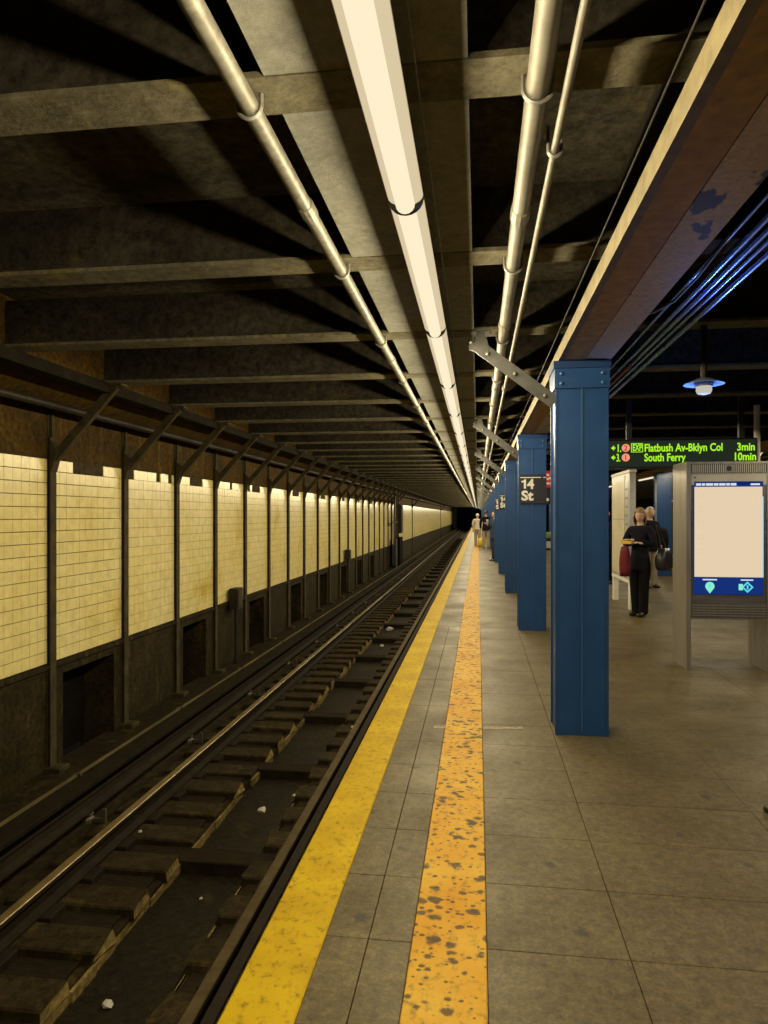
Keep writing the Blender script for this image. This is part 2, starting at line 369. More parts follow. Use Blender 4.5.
# ---- track bed with ties and concrete ribs
mb = MB(); mb.box(XW - 0.1, EDGE + 0.06, YN, YF + 40, -1.6, -1.34)
mb.box(XW - 0.1, -3.30, YN, YF + 40, -1.4, TRK); mb.box(-3.30, -2.36, YN, YF + 40, -1.4, TRK - 0.06); mb.box(-1.74, EDGE + 0.06, YN, YF + 40, -1.4, TRK - 0.06)
bed = tag(mb.build('track_bed', ['track_concrete']), 'dark sooty concrete track bed with a drainage trough', None, None, 'structure')
sd = MB()
for k in range(0, 190):
    a = YN + 0.25 * k
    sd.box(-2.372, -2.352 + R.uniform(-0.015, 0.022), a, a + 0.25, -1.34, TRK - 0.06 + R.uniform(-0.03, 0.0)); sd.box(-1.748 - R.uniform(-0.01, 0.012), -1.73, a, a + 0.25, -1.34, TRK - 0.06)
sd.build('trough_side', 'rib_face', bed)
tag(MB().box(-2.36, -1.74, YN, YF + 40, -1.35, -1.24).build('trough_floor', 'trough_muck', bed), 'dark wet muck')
TS = 0.50; ty0 = 3.35
tieL = MB().cbox(-3.30, -2.42, -0.11, 0.11, TRK - 0.08, TRK - 0.035, 0.008).mesh('tie', 'tie_wood')
tieR = MB().cbox(-1.70, -0.84, -0.11, 0.11, TRK - 0.08, TRK - 0.035, 0.008).mesh('tie', 'tie_wood')
tieX = MB().cbox(-3.30, -0.84, -0.11, 0.11, TRK - 0.145, TRK - 0.045, 0.008).mesh('cross_tie', 'tie_wood')
ribs = []
for v in range(4):
    e = 0.02 * R.random()
    h = MB(); c = 0.012
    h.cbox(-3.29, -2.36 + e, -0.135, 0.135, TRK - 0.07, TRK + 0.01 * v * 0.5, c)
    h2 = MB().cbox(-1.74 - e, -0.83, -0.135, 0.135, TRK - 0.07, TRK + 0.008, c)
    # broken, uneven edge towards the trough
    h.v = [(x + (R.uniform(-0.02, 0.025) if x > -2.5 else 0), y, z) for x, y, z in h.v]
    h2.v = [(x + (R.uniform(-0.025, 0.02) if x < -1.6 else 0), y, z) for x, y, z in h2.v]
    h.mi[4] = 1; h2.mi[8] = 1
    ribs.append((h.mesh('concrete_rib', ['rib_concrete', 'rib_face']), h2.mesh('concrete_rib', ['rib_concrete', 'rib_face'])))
far_t = MB(); far_r = MB()
for k in range(0, 160):
    y = ty0 + TS * k
    cross = (k % 4 == 0)
    if k < 46:
        if cross: put('cross_tie', tieX, bed, (0, y, 0))
        else: put('tie', tieL, bed, (0, y, 0)); put('tie', tieR, bed, (0, y, 0))
        a, b = ribs[R.randrange(4)]
        put('concrete_rib', a, bed, (0, y + TS / 2, 0)); put('concrete_rib', b, bed, (0, y + TS / 2, 0))
    else:
        if cross: far_t.box(-3.30, -0.84, y - .11, y + .11, TRK - 0.14, TRK - 0.045)
        else:
            far_t.box(-3.30, -2.42, y - .11, y + .11, TRK - .08, TRK - .035); far_t.box(-1.70, -0.84, y - .11, y + .11, TRK - .08, TRK - .035)
        far_r.box(-3.29, -2.36, y + .115, y + .385, TRK - .07, TRK + .005); far_r.box(-1.74, -0.83, y + .115, y + .385, TRK - .07, TRK + .005)
tag(far_t.build('far_ties', 'tie_wood', bed), kind='stuff'); tag(far_r.build('far_ribs', 'rib_concrete', bed), kind='stuff')
# back of the track bed below the platform overhang
tag(MB().box(EDGE + 0.06, EDGE + 0.2, YN, YF, -1.35, -0.17).build('wall_platform', 'wall_base_grime'), 'dark wall below the platform edge', None, None, 'structure')

# ---- tiled wall on the left
TP = 0.127; NR = 17
ZT0, ZT1 = 0.035, 0.035 + TP * NR
wl = MB(); wl.box(XW - 0.5, XW - 0.012, YN, YF, ZT0 - 0.06, ZT1 + 0.02)
wall = tag(wl.build('wall_left', 'grout'), 'tunnel wall of cream glazed tiles above a sooty dark base', None, None, 'structure')
posts_y = [6.80 + S * k for k in range(0, 21)] + [47.5, 84.0]
nA = [(at(63, 640, X=XW).y, at(114, 640, X=XW).y), (at(183, 615, X=XW).y, at(206, 615, X=XW).y)]
nich = list(nA); step = nA[1][0] - nA[0][0]
for k in range(1, 7): nich.append((nA[1][0] + step * k, nA[1][0] + step * k + 0.95))
wb = MB(); y = YN
for (a, b) in nich:
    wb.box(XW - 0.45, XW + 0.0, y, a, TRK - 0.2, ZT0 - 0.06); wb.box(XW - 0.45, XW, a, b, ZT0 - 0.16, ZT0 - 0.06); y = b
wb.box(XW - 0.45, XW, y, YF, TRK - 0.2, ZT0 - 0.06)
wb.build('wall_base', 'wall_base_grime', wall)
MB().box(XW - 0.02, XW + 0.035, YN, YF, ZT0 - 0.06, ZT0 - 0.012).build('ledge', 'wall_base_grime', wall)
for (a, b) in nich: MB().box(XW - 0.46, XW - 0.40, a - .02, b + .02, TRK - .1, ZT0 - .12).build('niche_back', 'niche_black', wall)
MB().box(XW - 0.5, XW + 0.0, YN, YF, ZT1 + 0.02, 3.6).build('soot_band', 'wall_top_soot', wall)
tile = MB().prism([(0, 0), (0.009, 0.0025), (0.009, TP - 0.0065), (0, TP - 0.004)], 0.002, TP - 0.002).mesh('tile', 'glazed_tile')
ty = 5.96; far = MB(); NC = 205
for k in range(0, NC):
    y = ty + TP * k
    bay = int((y - posts_y[0]) // S); ph = ((y - posts_y[0]) % S)
    for r in range(NR):
        if r == NR - 1 and bay % 2 == 0 and 0.42 < ph < 0.98: continue
        if r == NR - 1 and R.random() < 0.05: continue
        if k < 17: put('tile', tile, wall, (XW - 0.009 + R.uniform(0, 0.002), y, ZT0 + TP * r))
        else:
            j = R.uniform(-0.001, 0.001)
            far.box(XW - 0.02, XW + j, y + 0.0022, y + TP - 0.0022, ZT0 + TP * r, ZT0 + TP * r + TP - 0.0045)
tag(far.build('receding_tiles', 'glazed_tile', wall), kind='stuff')
yfar = ty + TP * NC
MB().box(XW - 0.02, XW, yfar, YF, ZT0, ZT1).build('distant_tiling', 'glazed_tile_far', wall)

# ---- ceiling
cb = MB()
cb.box(XW - 0.5, -0.665, YN, YF + 40, 3.42, 3.7); cb.box(-0.665, -0.03, YN, YF, 2.985, 3.7); cb.box(-0.03, 14.5, YN, YF + 40, 3.34, 3.7)
cb.cur = 0
ceil_ = tag(cb.build('ceiling', 'ceiling_soot'), 'low sooty tunnel ceiling with steel cross beams', None, None, 'structure')
MB().box(5.05, 5.55, YN, YF, 2.975, 3.4).build('soffit_strip', 'ceiling_soot', ceil_)
MB().box(-0.665, -0.03, YN, YF, 2.975, 2.992).build('soffit_strip', 'soffit_plaster', ceil_)
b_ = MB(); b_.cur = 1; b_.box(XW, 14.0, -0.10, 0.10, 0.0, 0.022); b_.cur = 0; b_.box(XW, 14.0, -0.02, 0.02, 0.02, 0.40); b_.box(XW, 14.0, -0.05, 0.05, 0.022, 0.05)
bme = b_.mesh('cross_beam', ['beam_web_shaded', 'beam_flange_lit'])
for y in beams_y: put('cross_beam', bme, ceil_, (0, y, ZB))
# rough fill at the wall side, upper corner
tag(MB().prism([(XW, 2.78), (XW + 0.30, 2.93), (XW + 0.62, 2.955), (XW + 0.62, 3.5), (XW, 3.5)], YN, YF).build('trim_4', 'wall_top_soot'), 'sooty sloping fill where the ceiling meets the tiled wall', None, None, 'structure')
tag(MB().box(XW + 0.55, XW + 0.70, YN, YF, 2.87, 2.975).build('trim_5', 'edge_black'), 'dark steel edge beam that the wall braces meet', None, None, 'structure')

# ---- ends and the far side across the island platform
tag(MB().box(XW - 0.6, 14.5, YF + 40, YF + 40.3, -1.6, 3.7).build('wall_end', 'niche_black'), 'black tunnel mouth at the far end', None, None, 'structure')
tag(MB().box(XE2, 14.5, YN, YF + 40, -1.6, -1.3).build('floor_far_track', 'trough_muck'), 'black track pit beyond the island platform', None, None, 'structure')
tag(MB().box(14.3, 14.6, YN, YF + 40, -1.6, 3.7).build('wall_right', 'niche_black'), 'dark wall far across the tracks', None, None, 'structure')
tag(MB().cbox(XE2 - 0.24, XE2 + 0.01, YN, YF, -0.2, 0.004, 0.006).build('trim_3', 'edge_yellow'), 'yellow strip along the far platform edge', None, None, 'structure')
tag(MB().box(XW - 0.6, 14.5, YN - 0.3, YN, -1.6, 3.7).build('wall_back', 'wall_base_grime'), 'dark wall behind the viewer', None, None, 'structure')

# ================================================================== THINGS
# ---- rails
def rail_mesh(x, name):
    zt = -0.93
    p = [(-0.07, -0.15), (0.07, -0.15), (0.07, -0.135), (0.012, -0.115), (0.012, -0.04), (0.036, -0.03), (0.036, -0.004), (-0.036, -0.004), (-0.036, -0.03), (-0.012, -0.04), (-0.012, -0.115), (-0.07, -0.135)]
    return [(a, z + zt) for a, z in p]
for x, lab in ((-1.445, 'running rail nearest the platform edge'), (-2.955, 'shiny running rail nearest the tiled wall')):
    t = thing('running_rail', lab, 'rail', (x, 0, 0))
    MB().prism(rail_mesh(x, ''), YN, YF + 35).build('rail_body', 'rail_rust', t)
    MB().cbox(-0.035, 0.035, YN, YF + 35, -0.934, -0.926, 0.004).build('rail_head', 'rail_head', t)
    pl = MB().cbox(-0.14, 0.14, -0.09, 0.09, -1.145, -1.078, 0.006).mesh('tie_plate', 'rail_rust')
    for k in range(0, 34): put('tie_plate', pl, t, (0, ty0 + TS * k, 0))
t = thing('third_rail', 'dark power rail under a wooden cover board beside the tiled wall', 'third rail', (-3.41, 0, TRK))
MB().prism([(a, z + 0.93 + 0.26) for a, z in rail_mesh(0, '')], YN, YF + 30).build('power_rail', 'rail_rust', t)
MB().cbox(-0.085, 0.12, YN, YF + 30, 0.36, 0.40, 0.006).build('cover_board', 'edge_black', t)
MB().box(-0.112, -0.085, YN, YF + 30, 0.26, 0.412).build('back_board', 'lit_edge_board', t)
ins = MB().lathe([(0.06, 0), (0.06, 0.03), (0.04, 0.05), (0.055, 0.07), (0.04, 0.11)], n=10).mesh('insulator', 'insulator')
brk = MB().tube([(0.0, 0, 0.02), (-0.14, 0, 0.03), (-0.145, 0, 0.2), (-0.14, 0, 0.40), (-0.06, 0, 0.415)], 0.016, 6).mesh('bracket', 'insulator')
arm = MB().bar((0.03, 0, 0.02), (0.17, 0, 0.02), 0.04, 0.03).bar((0.16, 0, 0.0), (0.16, 0, 0.12), 0.03, 0.03, (0, 1, 0)).mesh('bracket_foot', 'insulator')
for k in range(14):
    y = 5.7 + 2.15 * k
    put('insulator', ins, t, (0, y, 0)); put('bracket', brk, t, (0, y, 0)); put('bracket_foot', arm, t, (0, y, 0))
# ---- litter on the track
def litter(px, py, s, z, lab, mat='paper'):
    p = at(px, py, z=z); bm = bmesh.new(); bmesh.ops.create_icosphere(bm, subdivisions=1, radius=s)
    for v in bm.verts: v.co = Vector((v.co.x * R.uniform(.6, 1.4), v.co.y * R.uniform(.6, 1.4), max(-0.4 * s, v.co.z * R.uniform(.25, .8))))
    zz = min(v.co.z for v in bm.verts)
    me = bpy.data.meshes.new('paper_scrap'); bm.to_mesh(me); bm.free(); me.materials.append(M[mat])
    tag(put('paper_scrap', me, None, (p.x, p.y, z - zz)), lab, 'litter', 'paper scraps on the track')
litter(262, 812, 0.045, -1.10, 'crumpled pale paper scrap beside the rail by the platform')
litter(353, 728, 0.030, -1.10, 'small white scrap on the inner side of the near rail')
litter(389, 631, 0.10, -1.24, 'pale crumpled litter lying in the far part of the trough')
litter(382, 647, 0.06, -1.24, 'yellowish scrap in the trough just before the larger litter')
litter(108, 1006, 0.035, -1.24, 'bluish white scrap in the trough nearest the camera')
litter(140, 832, 0.018, -1.10, 'tiny white fleck on the concrete rib near the shiny rail')
litter(201, 899, 0.016, -1.24, 'tiny white fleck alone in the middle of the trough')
litter(294, 796, 0.018, -1.10, 'tiny white fleck right of the crumpled paper scrap')

# ---- worn pale marks across the platform
for xa, xb, py, lab in ((483, 523, 728, 'pale worn tape mark on the platform right of the warning strip'), (434, 449, 727, 'short pale worn mark on the platform left of the warning strip')):
    a_, b2_ = at(xa, py, z=0), at(xb, py, z=0); n_ = 9; mb = MB(); top = []; bot = []
    for q in range(n_ + 1):
        c = a_.lerp(b2_, q / n_); top.append((c.x, c.y + 0.03 + R.uniform(-.012, .012), 0.0)); bot.append((c.x, c.y - 0.03 + R.uniform(-.012, .012), 0.0))
    mb.v = [(x, y, 0.0002) for x, y, z in bot] + [(x, y, 0.0002) for x, y, z in top] + [(x, y, 0.0012) for x, y, z in bot] + [(x, y, 0.0012) for x, y, z in top]
    m1 = n_ + 1
    for q in range(n_):
        mb.f += [(q, q + 1, m1 + q + 1, m1 + q), (2 * m1 + q, 2 * m1 + q + 1, 3 * m1 + q + 1, 3 * m1 + q), (q, q + 1, 2 * m1 + q + 1, 2 * m1 + q), (m1 + q, m1 + q + 1, 3 * m1 + q + 1, 3 * m1 + q)]; mb.mi += [0] * 4
    tag(mb.build('tape_mark', 'worn_tape'), lab, 'floor mark')

# ---- wall posts with knee braces
ORD = ['first', 'second', 'third', 'fourth', 'fifth', 'sixth', 'seventh', 'eighth', 'ninth', 'tenth', 'eleventh', 'twelfth', 'thirteenth', 'fourteenth', 'fifteenth', 'sixteenth', 'seventeenth', 'eighteenth', 'nineteenth', 'twentieth', 'twenty-first']
post0 = thing('wall_post', '', 'steel post', (-4.455, posts_y[0], TRK))
pz = 2.30 - TRK
mb = MB(); mb.box(-0.045, 0.0, -0.02, 0.02, 0, 3.85); mb.box(-0.01, 0.002, -0.052, 0.052, 0, pz + 0.12); mb.box(-0.045, -0.035, -0.044, 0.044, 0, 3.85)
mb.build('post', 'wall_post_steel', post0)
MB().bar((0.02, 0, pz - 0.10), (0.70, 0, 2.945 - TRK), 0.085, 0.055, (0, 1, 0)).build('knee_brace', 'wall_post_steel', post0)
MB().box(0.62, 0.80, -0.07, 0.07, 2.945 - TRK, 2.968 - TRK).build('brace_plate', 'wall_post_steel', post0)
MB().prism([(-0.005, pz - 0.24), (0.012, pz - 0.24), (0.075, pz - 0.02), (-0.005, pz + 0.1)], -0.05, 0.05).build('gusset', 'wall_post_steel', post0)
MB().cbox(-0.1, 0.13, -0.09, 0.09, 0, 0.05, 0.008).build('foot', 'wall_post_steel', post0)
for k, y in enumerate(posts_y):
    if k > 60: break
    o = post0 if k == 0 else copy_tree(post0)
    o.location = (-4.455, y, TRK)
    if k < 21: o['label'] = 'dark steel post against the tiled wall, %s from the left edge' % ORD[k]
    else: o['label'] = ['lone steel post on the bare tiles beyond the signal stand', 'faint farthest steel post on the tiled wall'][k - 21]
    o['group'] = 'steel posts along the tiled wall'

# ---- pipes along the ceiling
def long_pipe(name, lab, x, z, r, mat, clamps, y0=YN, y1=YF, cat='pipe', couple=None, n=12):
    t = thing(name, lab, cat, (x, 0, z))
    MB().tube([(0, y0, 0), (0, y1, 0)], r, n).build('pipe_run', mat, t, True)
    if clamps:
        h = ZB - z
        u = []
        for q in range(13):
            a = PI + PI * q / 12; u.append(((r + 0.008) * math.cos(a), 0, (r + 0.008) * math.sin(a)))
        u = [(-(r + 0.008), 0, h)] + u + [((r + 0.008), 0, h)]
        cl = MB().tube(u, 0.007, 6).mesh('clamp', 'strap_steel')
        for y in clamps: put('clamp', cl, t, (0, y, 0))
    if couple:
        cm = MB().lathe([(r + .001, -.06), (r + .006, -.055), (r + .006, .055), (r + .001, .06)], n=12).mesh('coupling', mat)
        for y in couple:
            c = put('coupling', cm, t, (0, y, 0)); c.rotation_euler = (PI / 2, 0, 0)
    return t
long_pipe('ceiling_pipe', 'spotted grey pipe strapped under the beams left of the lamps', -0.738, 2.932, 0.032, 'galvanised', [y - 0.02 for y in beams_y if 0 < y < 60], couple=[2.95, 5.9, 8.9, 12, 15.1])
long_pipe('ceiling_pipe', 'thick grey pipe strapped under the beams right of the lamps', 0.185, 2.928, 0.038, 'grey_pipe', [y for y in beams_y if 0 < y < 60], couple=[3.1, 4.9, 7.3, 10.2, 13.3])
long_pipe('ceiling_conduit', 'thin grey conduit running beside the thick pipe', 0.268, 2.885, 0.0145, 'grey_pipe', [y + 0.3 for y in beams_y if 0 < y < 60 and int(y * 7) % 2])
long_pipe('cable_run', 'thin dark cable strung along the girder', 0.580, 2.925, 0.0045, 'sooty_pipe', None, cat='cable', n=8)
long_pipe('wall_pipe', 'sooty pipe running along the top of the tiled wall', -4.22, 2.70, 0.040, 'sooty_pipe', None)
# conduits right of the girder
for x, z, r, lab in ((1.185, 2.925, 0.013, 'thin steel conduit closest to the girder'), (1.275, 2.925, 0.018, 'steel conduit second from the girder, catching blue light'),
                     (1.335, 2.925, 0.018, 'steel conduit in the middle of the bundle beside the girder'), (1.395, 2.93, 0.014, 'thin steel conduit, fourth from the girder'), (1.455, 2.922, 0.020, 'thick steel conduit furthest from the girder')):
    long_pipe('steel_conduit', lab, x, z, r, 'conduit_blue_glint', None, cat='conduit')['group'] = 'conduits beside the girder'
t = long_pipe('red_cable', 'short red tipped cable beside the blue lit conduits', 1.30, 2.89, 0.014, 'conduit_red', None, 6.2, 7.2, cat='cable', n=8)
t = thing('loose_wire', 'loose grey wire looping from the girder to the conduits', 'wire', (0, 0, 0))
MB().tube([(0.95, 4.35, 2.80), (1.02, 4.25, 2.79), (1.10, 4.1, 2.81), (1.16, 3.9, 2.87), (1.16, 3.4, 2.90)], 0.008, 6).build('wire_run', 'grey_pipe', t, True)

# ---- girder above the columns
GZ = 2.72
t = thing('roof_girder', 'riveted roof girder of two plates resting on the blue columns', 'girder', (0.016, 0, GZ))
MB().cbox(0.562, 0.600, YN, YF, 0.0, 0.100, 0.006).build('flange_angle', 'girder_flange', t)
MB().box(0.600, 0.745, YN, YF, 0.0, 0.03).build('bottom_plate', 'girder_brown', t)
MB().box(0.752, 0.935, YN, YF, 0.004, 0.03).build('bottom_plate', 'girder_peeling', t)
MB().cbox(0.905, 0.935, YN, YF, 0.03, 0.10, 0.004).build('flange_angle', 'girder_brown', t)
MB().box(0.70, 0.80, YN, YF, 0.03, 0.70).build('web', 'web_dark', t)
MB().box(0.60, 0.90, YN, YF, 0.03, 0.05).build('cover_plate', 'web_dark', t)
t = thing('roof_girder', 'dark roof girder over the far row of blue columns', 'girder', (4.85, 0, GZ))
MB().cbox(-0.19, 0.19, YN, YF, 0.0, 0.10, 0.006).build('bottom_plate', 'girder_brown', t); MB().box(-0.05, 0.05, YN, YF, 0.1, 0.65).build('web', 'web_dark', t)

# ---- blue columns
def make_column():
    t = thing('blue_column', '', 'column', (0.746, 5.17, 0))
    mb = MB()
    mb.cbox(-0.189, 0.189, 0.0, 0.018, 0.0, 2.57, 0.002); mb.cbox(-0.189, 0.189, 0.302, 0.32, 0.0, 2.57, 0.002)
    mb.build('flange_plate', 'column_blue', t)
    MB().box(-0.176, 0.176, 0.018, 0.302, 0.0, 2.60).build('web', 'column_blue', t)
    for x in (-0.186, 0.174):
        MB().box(x, x + 0.012, -0.006, 0.003, 0.0, 2.55).build('edge_bead', 'column_blue', t)
    MB().box(-0.005, 0.005, -0.008, 0.003, 0.02, 2.52).build('seam_strip', 'rivet_blue', t)
    MB().cbox(-0.194, 0.194, -0.016, 0.336, 2.52, 2.665, 0.003).build('cap_plate', 'column_blue', t)
    MB().cbox(-0.202, 0.202, -0.024, 0.344, 2.665, 2.718, 0.004).build('cap_band', 'column_blue_dark', t)
    rv = MB().lathe([(0.016, 0), (0.015, 0.006), (0.010, 0.011), (0.003, 0.013)], n=8).mesh('rivet', 'rivet_blue', True)
    for x in (-0.145, 0.145):
        for z in (2.555, 2.625):
            o = put('rivet', rv, t, (x, -0.016, z)); o.rotation_euler = (PI / 2, 0, 0)
    # knee brace to the ceiling
    br = MB(); p, q = Vector((-0.19, 0.03, 2.42)), Vector((-0.76, 0.03, 2.86))
    br.bar(p, q, 0.012, 0.086, (0, 0, 1)); br.bar(p + Vector((0.03, 0.04, 0.035)), q + Vector((0.03, 0.04, 0.035)), 0.09, 0.012, (0, 0, 1))
    bo = br.build('knee_brace', 'brace_grey', t)
    fo = MB(); fo.prism([(-0.69, 2.76), (-0.755, 2.815), (-0.81, 2.825), (-0.815, 2.865), (-0.77, 2.885), (-0.755, 2.974), (-0.70, 2.974), (-0.665, 2.84)], 0.02, 0.035)
    fo.box(-0.80, -0.66, 0.02, 0.12, 2.962, 2.974)
    fo.build('brace_foot', 'brace_grey', bo)
    for f in (0.12, 0.5, 0.85, 1.06):
        c = p.lerp(q, f); o = put('bolt', rv, bo, (c.x, 0.022, c.z)); o.rotation_euler = (PI / 2, 0, 0); o.data = rvb
    return t
rvb = MB().lathe([(0.017, 0), (0.016, 0.008), (0.010, 0.014), (0.003, 0.016)], n=8).mesh('bolt', 'galvanised', True)
def station_sign(parent_y, lab):
    t = thing('station_sign', lab, 'sign', (0.746, parent_y - 0.022, 1.76))
    MB().cbox(-0.17, 0.19, -0.006, 0.010, 0.0, 0.40, 0.002).build('panel', 'sign_black', t)
    MB().box(-0.165, 0.115, -0.008, -0.005, 0.352, 0.364).build('white_line', 'sign_white', t)
    MB().box(0.145, 0.185, -0.008, -0.005, 0.352, 0.364).build('white_line', 'sign_white', t)
    MB().prism([(-0.118, 0.205), (-0.088, 0.205), (-0.088, 0.333), (-0.110, 0.333), (-0.118, 0.318), (-0.150, 0.310), (-0.150, 0.290), (-0.118, 0.292)], -0.0088, -0.005).build('lettering', 'sign_white', t)
    text_part('4', 0.185, 'lettering', 'sign_white', t, (-0.070, -0.008, 0.205), 0.007, 0.095)
    text_part('St', 0.185, 'lettering', 'sign_white', t, (-0.152, -0.008, 0.045), 0.007, 0.165)
    return t
col0 = make_column()
for k in range(0, 25):
    y = 5.17 + 4.615 * k
    o = col0 if k == 0 else copy_tree(col0)
    o.location = (0.746, y, 0); o['group'] = 'blue columns along the near platform edge'
    if k == 0: o['label'] = 'nearest blue steel column with riveted cap and grey knee brace'
    elif k == 1: o['label'] = 'second blue column, carrying the large station name sign'
    elif k < 6: o['label'] = 'blue steel column, %s in the row from the camera' % ORD[k]
    else: o['label'] = 'distant blue column at the end of the receding row'
    if k in (1, 3, 4):
        station_sign(y, ['', 'black sign with white 14 St on the second blue column', 'black 14 St sign on the third blue column, showing only its left part', 'small black 14 St sign on the fourth blue column', 'tiny black 14 St sign on the fifth blue column'][k])['group'] = 'station name signs on columns'
c2 = copy_tree(col0)
for ch in list(c2.children):
    if ch.name.startswith('knee'):
        for g in list(ch.children): bpy.data.objects.remove(g)
        bpy.data.objects.remove(ch)
for k in range(1, 10):
    o = c2 if k == 1 else copy_tree(c2)
    o.location = (4.85, 5.17 + 4.615 * k, 0); o['group'] = 'blue columns along the far platform edge'
    o['label'] = 'dim blue column in the far row behind the information kiosk'

# ---- fluorescent lamps in rows (each carries its own light)
def lamp_light(parent, side, x, w, col):
    d = bpy.data.lights.new('lamp_light', 'AREA'); d.shape = 'RECTANGLE'; d.size = 0.045; d.size_y = 1.68; d.energy = w; d.color = col
    o = bpy.data.objects.new('lamp_light', d); COL.objects.link(o); o.parent = parent
    o.location = (x, 0, -0.022); o.rotation_euler = (0, side * math.radians(58), 0)
    return o
LZ = 2.775
def make_lamp():
    t = thing('fluorescent_lamp', '', 'lamp', (-0.268, 0, LZ))
    pr = [(0.066 * math.cos(PI + PI * q / 10), 0.012 + 0.036 * math.sin(PI + PI * q / 10)) for q in range(11)]
    MB().prism(pr, -0.888, 0.888).build('lens', 'lamp_lens', t, True)
    MB().prism([(-0.068, 0.012), (0.068, 0.012), (0.06, 0.04), (0.04, 0.06), (-0.04, 0.06), (-0.06, 0.04)], -0.90, 0.90).build('housing', 'lamp_housing', t)
    MB().tube([(0, -0.886, -0.020), (0, 0.886, -0.020)], 0.036, 16).build('tube', 'lamp_tube', t, True)
    hb = MB(); hb.prism([(0.067 * math.cos(PI + PI * q / 10), 0.012 + 0.063 * math.sin(PI + PI * q / 10)) for q in range(11)], 0.888, 0.912)
    hb.build('end_holder', 'cable_black', t, True)
    for y in (-0.5, 0.5): MB().tube([(0, y, 0.055), (0, y, 2.974 - LZ)], 0.009, 6).build('stem', 'lamp_housing', t)
    return t
lam0 = make_lamp(); LS = 1.815; lj = 2.58
ys = [lj - 0.9 - LS * 2 + LS * k for k in range(0, 66)]
for k, y in enumerate(ys):
    if y > YF - 6: break
    o = lam0 if k == 0 else copy_tree(lam0)
    o.location = (-0.268, y, LZ); o['group'] = 'lamps over the near platform edge'
    v = k - 2
    if 0 <= v < 12: o['label'] = 'lit fluorescent lamp in the long ceiling row, %s from the top' % ORD[v]
    else: o['label'] = 'lit fluorescent lamp of the ceiling row, far or overhead'
for o in [x for x in bpy.data.objects if x.name.startswith('fluorescent_lamp')]:
    lamp_light(o, 1, -0.082, LAMP_W, LAMP_COL); lamp_light(o, -1, 0.082, LAMP_W, LAMP_COL)
row2 = []
for k in range(0, 24):
    o = copy_tree(lam0)
    for ch in list(o.children):
        if ch.type == 'LIGHT': bpy.data.objects.remove(ch)
    o.location = (5.30, 1.4 + 2.7 * k, LZ); o['group'] = 'lamps over the far platform edge'
    o['label'] = 'lit fluorescent lamp of the row over the far platform edge'
    row2.append(o)
for o in row2:
    lamp_light(o, 1, -0.082, LAMP_W * 1.0, (1.0, 0.86, 0.58)); lamp_light(o, -1, 0.082, LAMP_W * 0.45, (1.0, 0.86, 0.58))
# thin wire along the lamps
t = thing('lamp_wire', 'thin bright wire stretched along the right side of the lamps', 'wire', (-0.186, 0, 2.950))
MB().tube([(0, YN, 0), (0, 60, 0)], 0.003, 6).build('wire_run', 'galvanised', t)

# ---- pendant lamp with a disc reflector
t = thing('pendant_lamp', 'pendant lamp with a bluish disc shade hanging from a beam', 'lamp', (1.62, 5.28, 2.50))
MB().lathe([(0.020, 0.09), (0.05, 0.085), (0.135, 0.050), (0.138, 0.044), (0.05, 0.060), (0.02, 0.06)], n=28).build('shade', 'pendant_disc', t, True)
MB().tube([(0, 0, 0.08), (0, 0, 0.475)], 0.022, 10).build('stem', 'sooty_pipe', t)
MB().lathe([(0.060, 0.062), (0.062, 0.035), (0.055, 0.03)], n=16).build('collar', 'strap_steel', t, True)
MB().lathe([(0.052, 0.032), (0.055, 0.0), (0.045, -0.022), (0.015, -0.03)], n=16).build('bulb', 'pendant_bulb', t, True)
d = bpy.data.lights.new('bulb_light', 'POINT'); d.energy = 16; d.color = COOL_COL; d.shadow_soft_size = 0.03
o = bpy.data.objects.new('bulb_light', d); COL.objects.link(o); o.parent = t; o.location = (0, 0, -0.075)

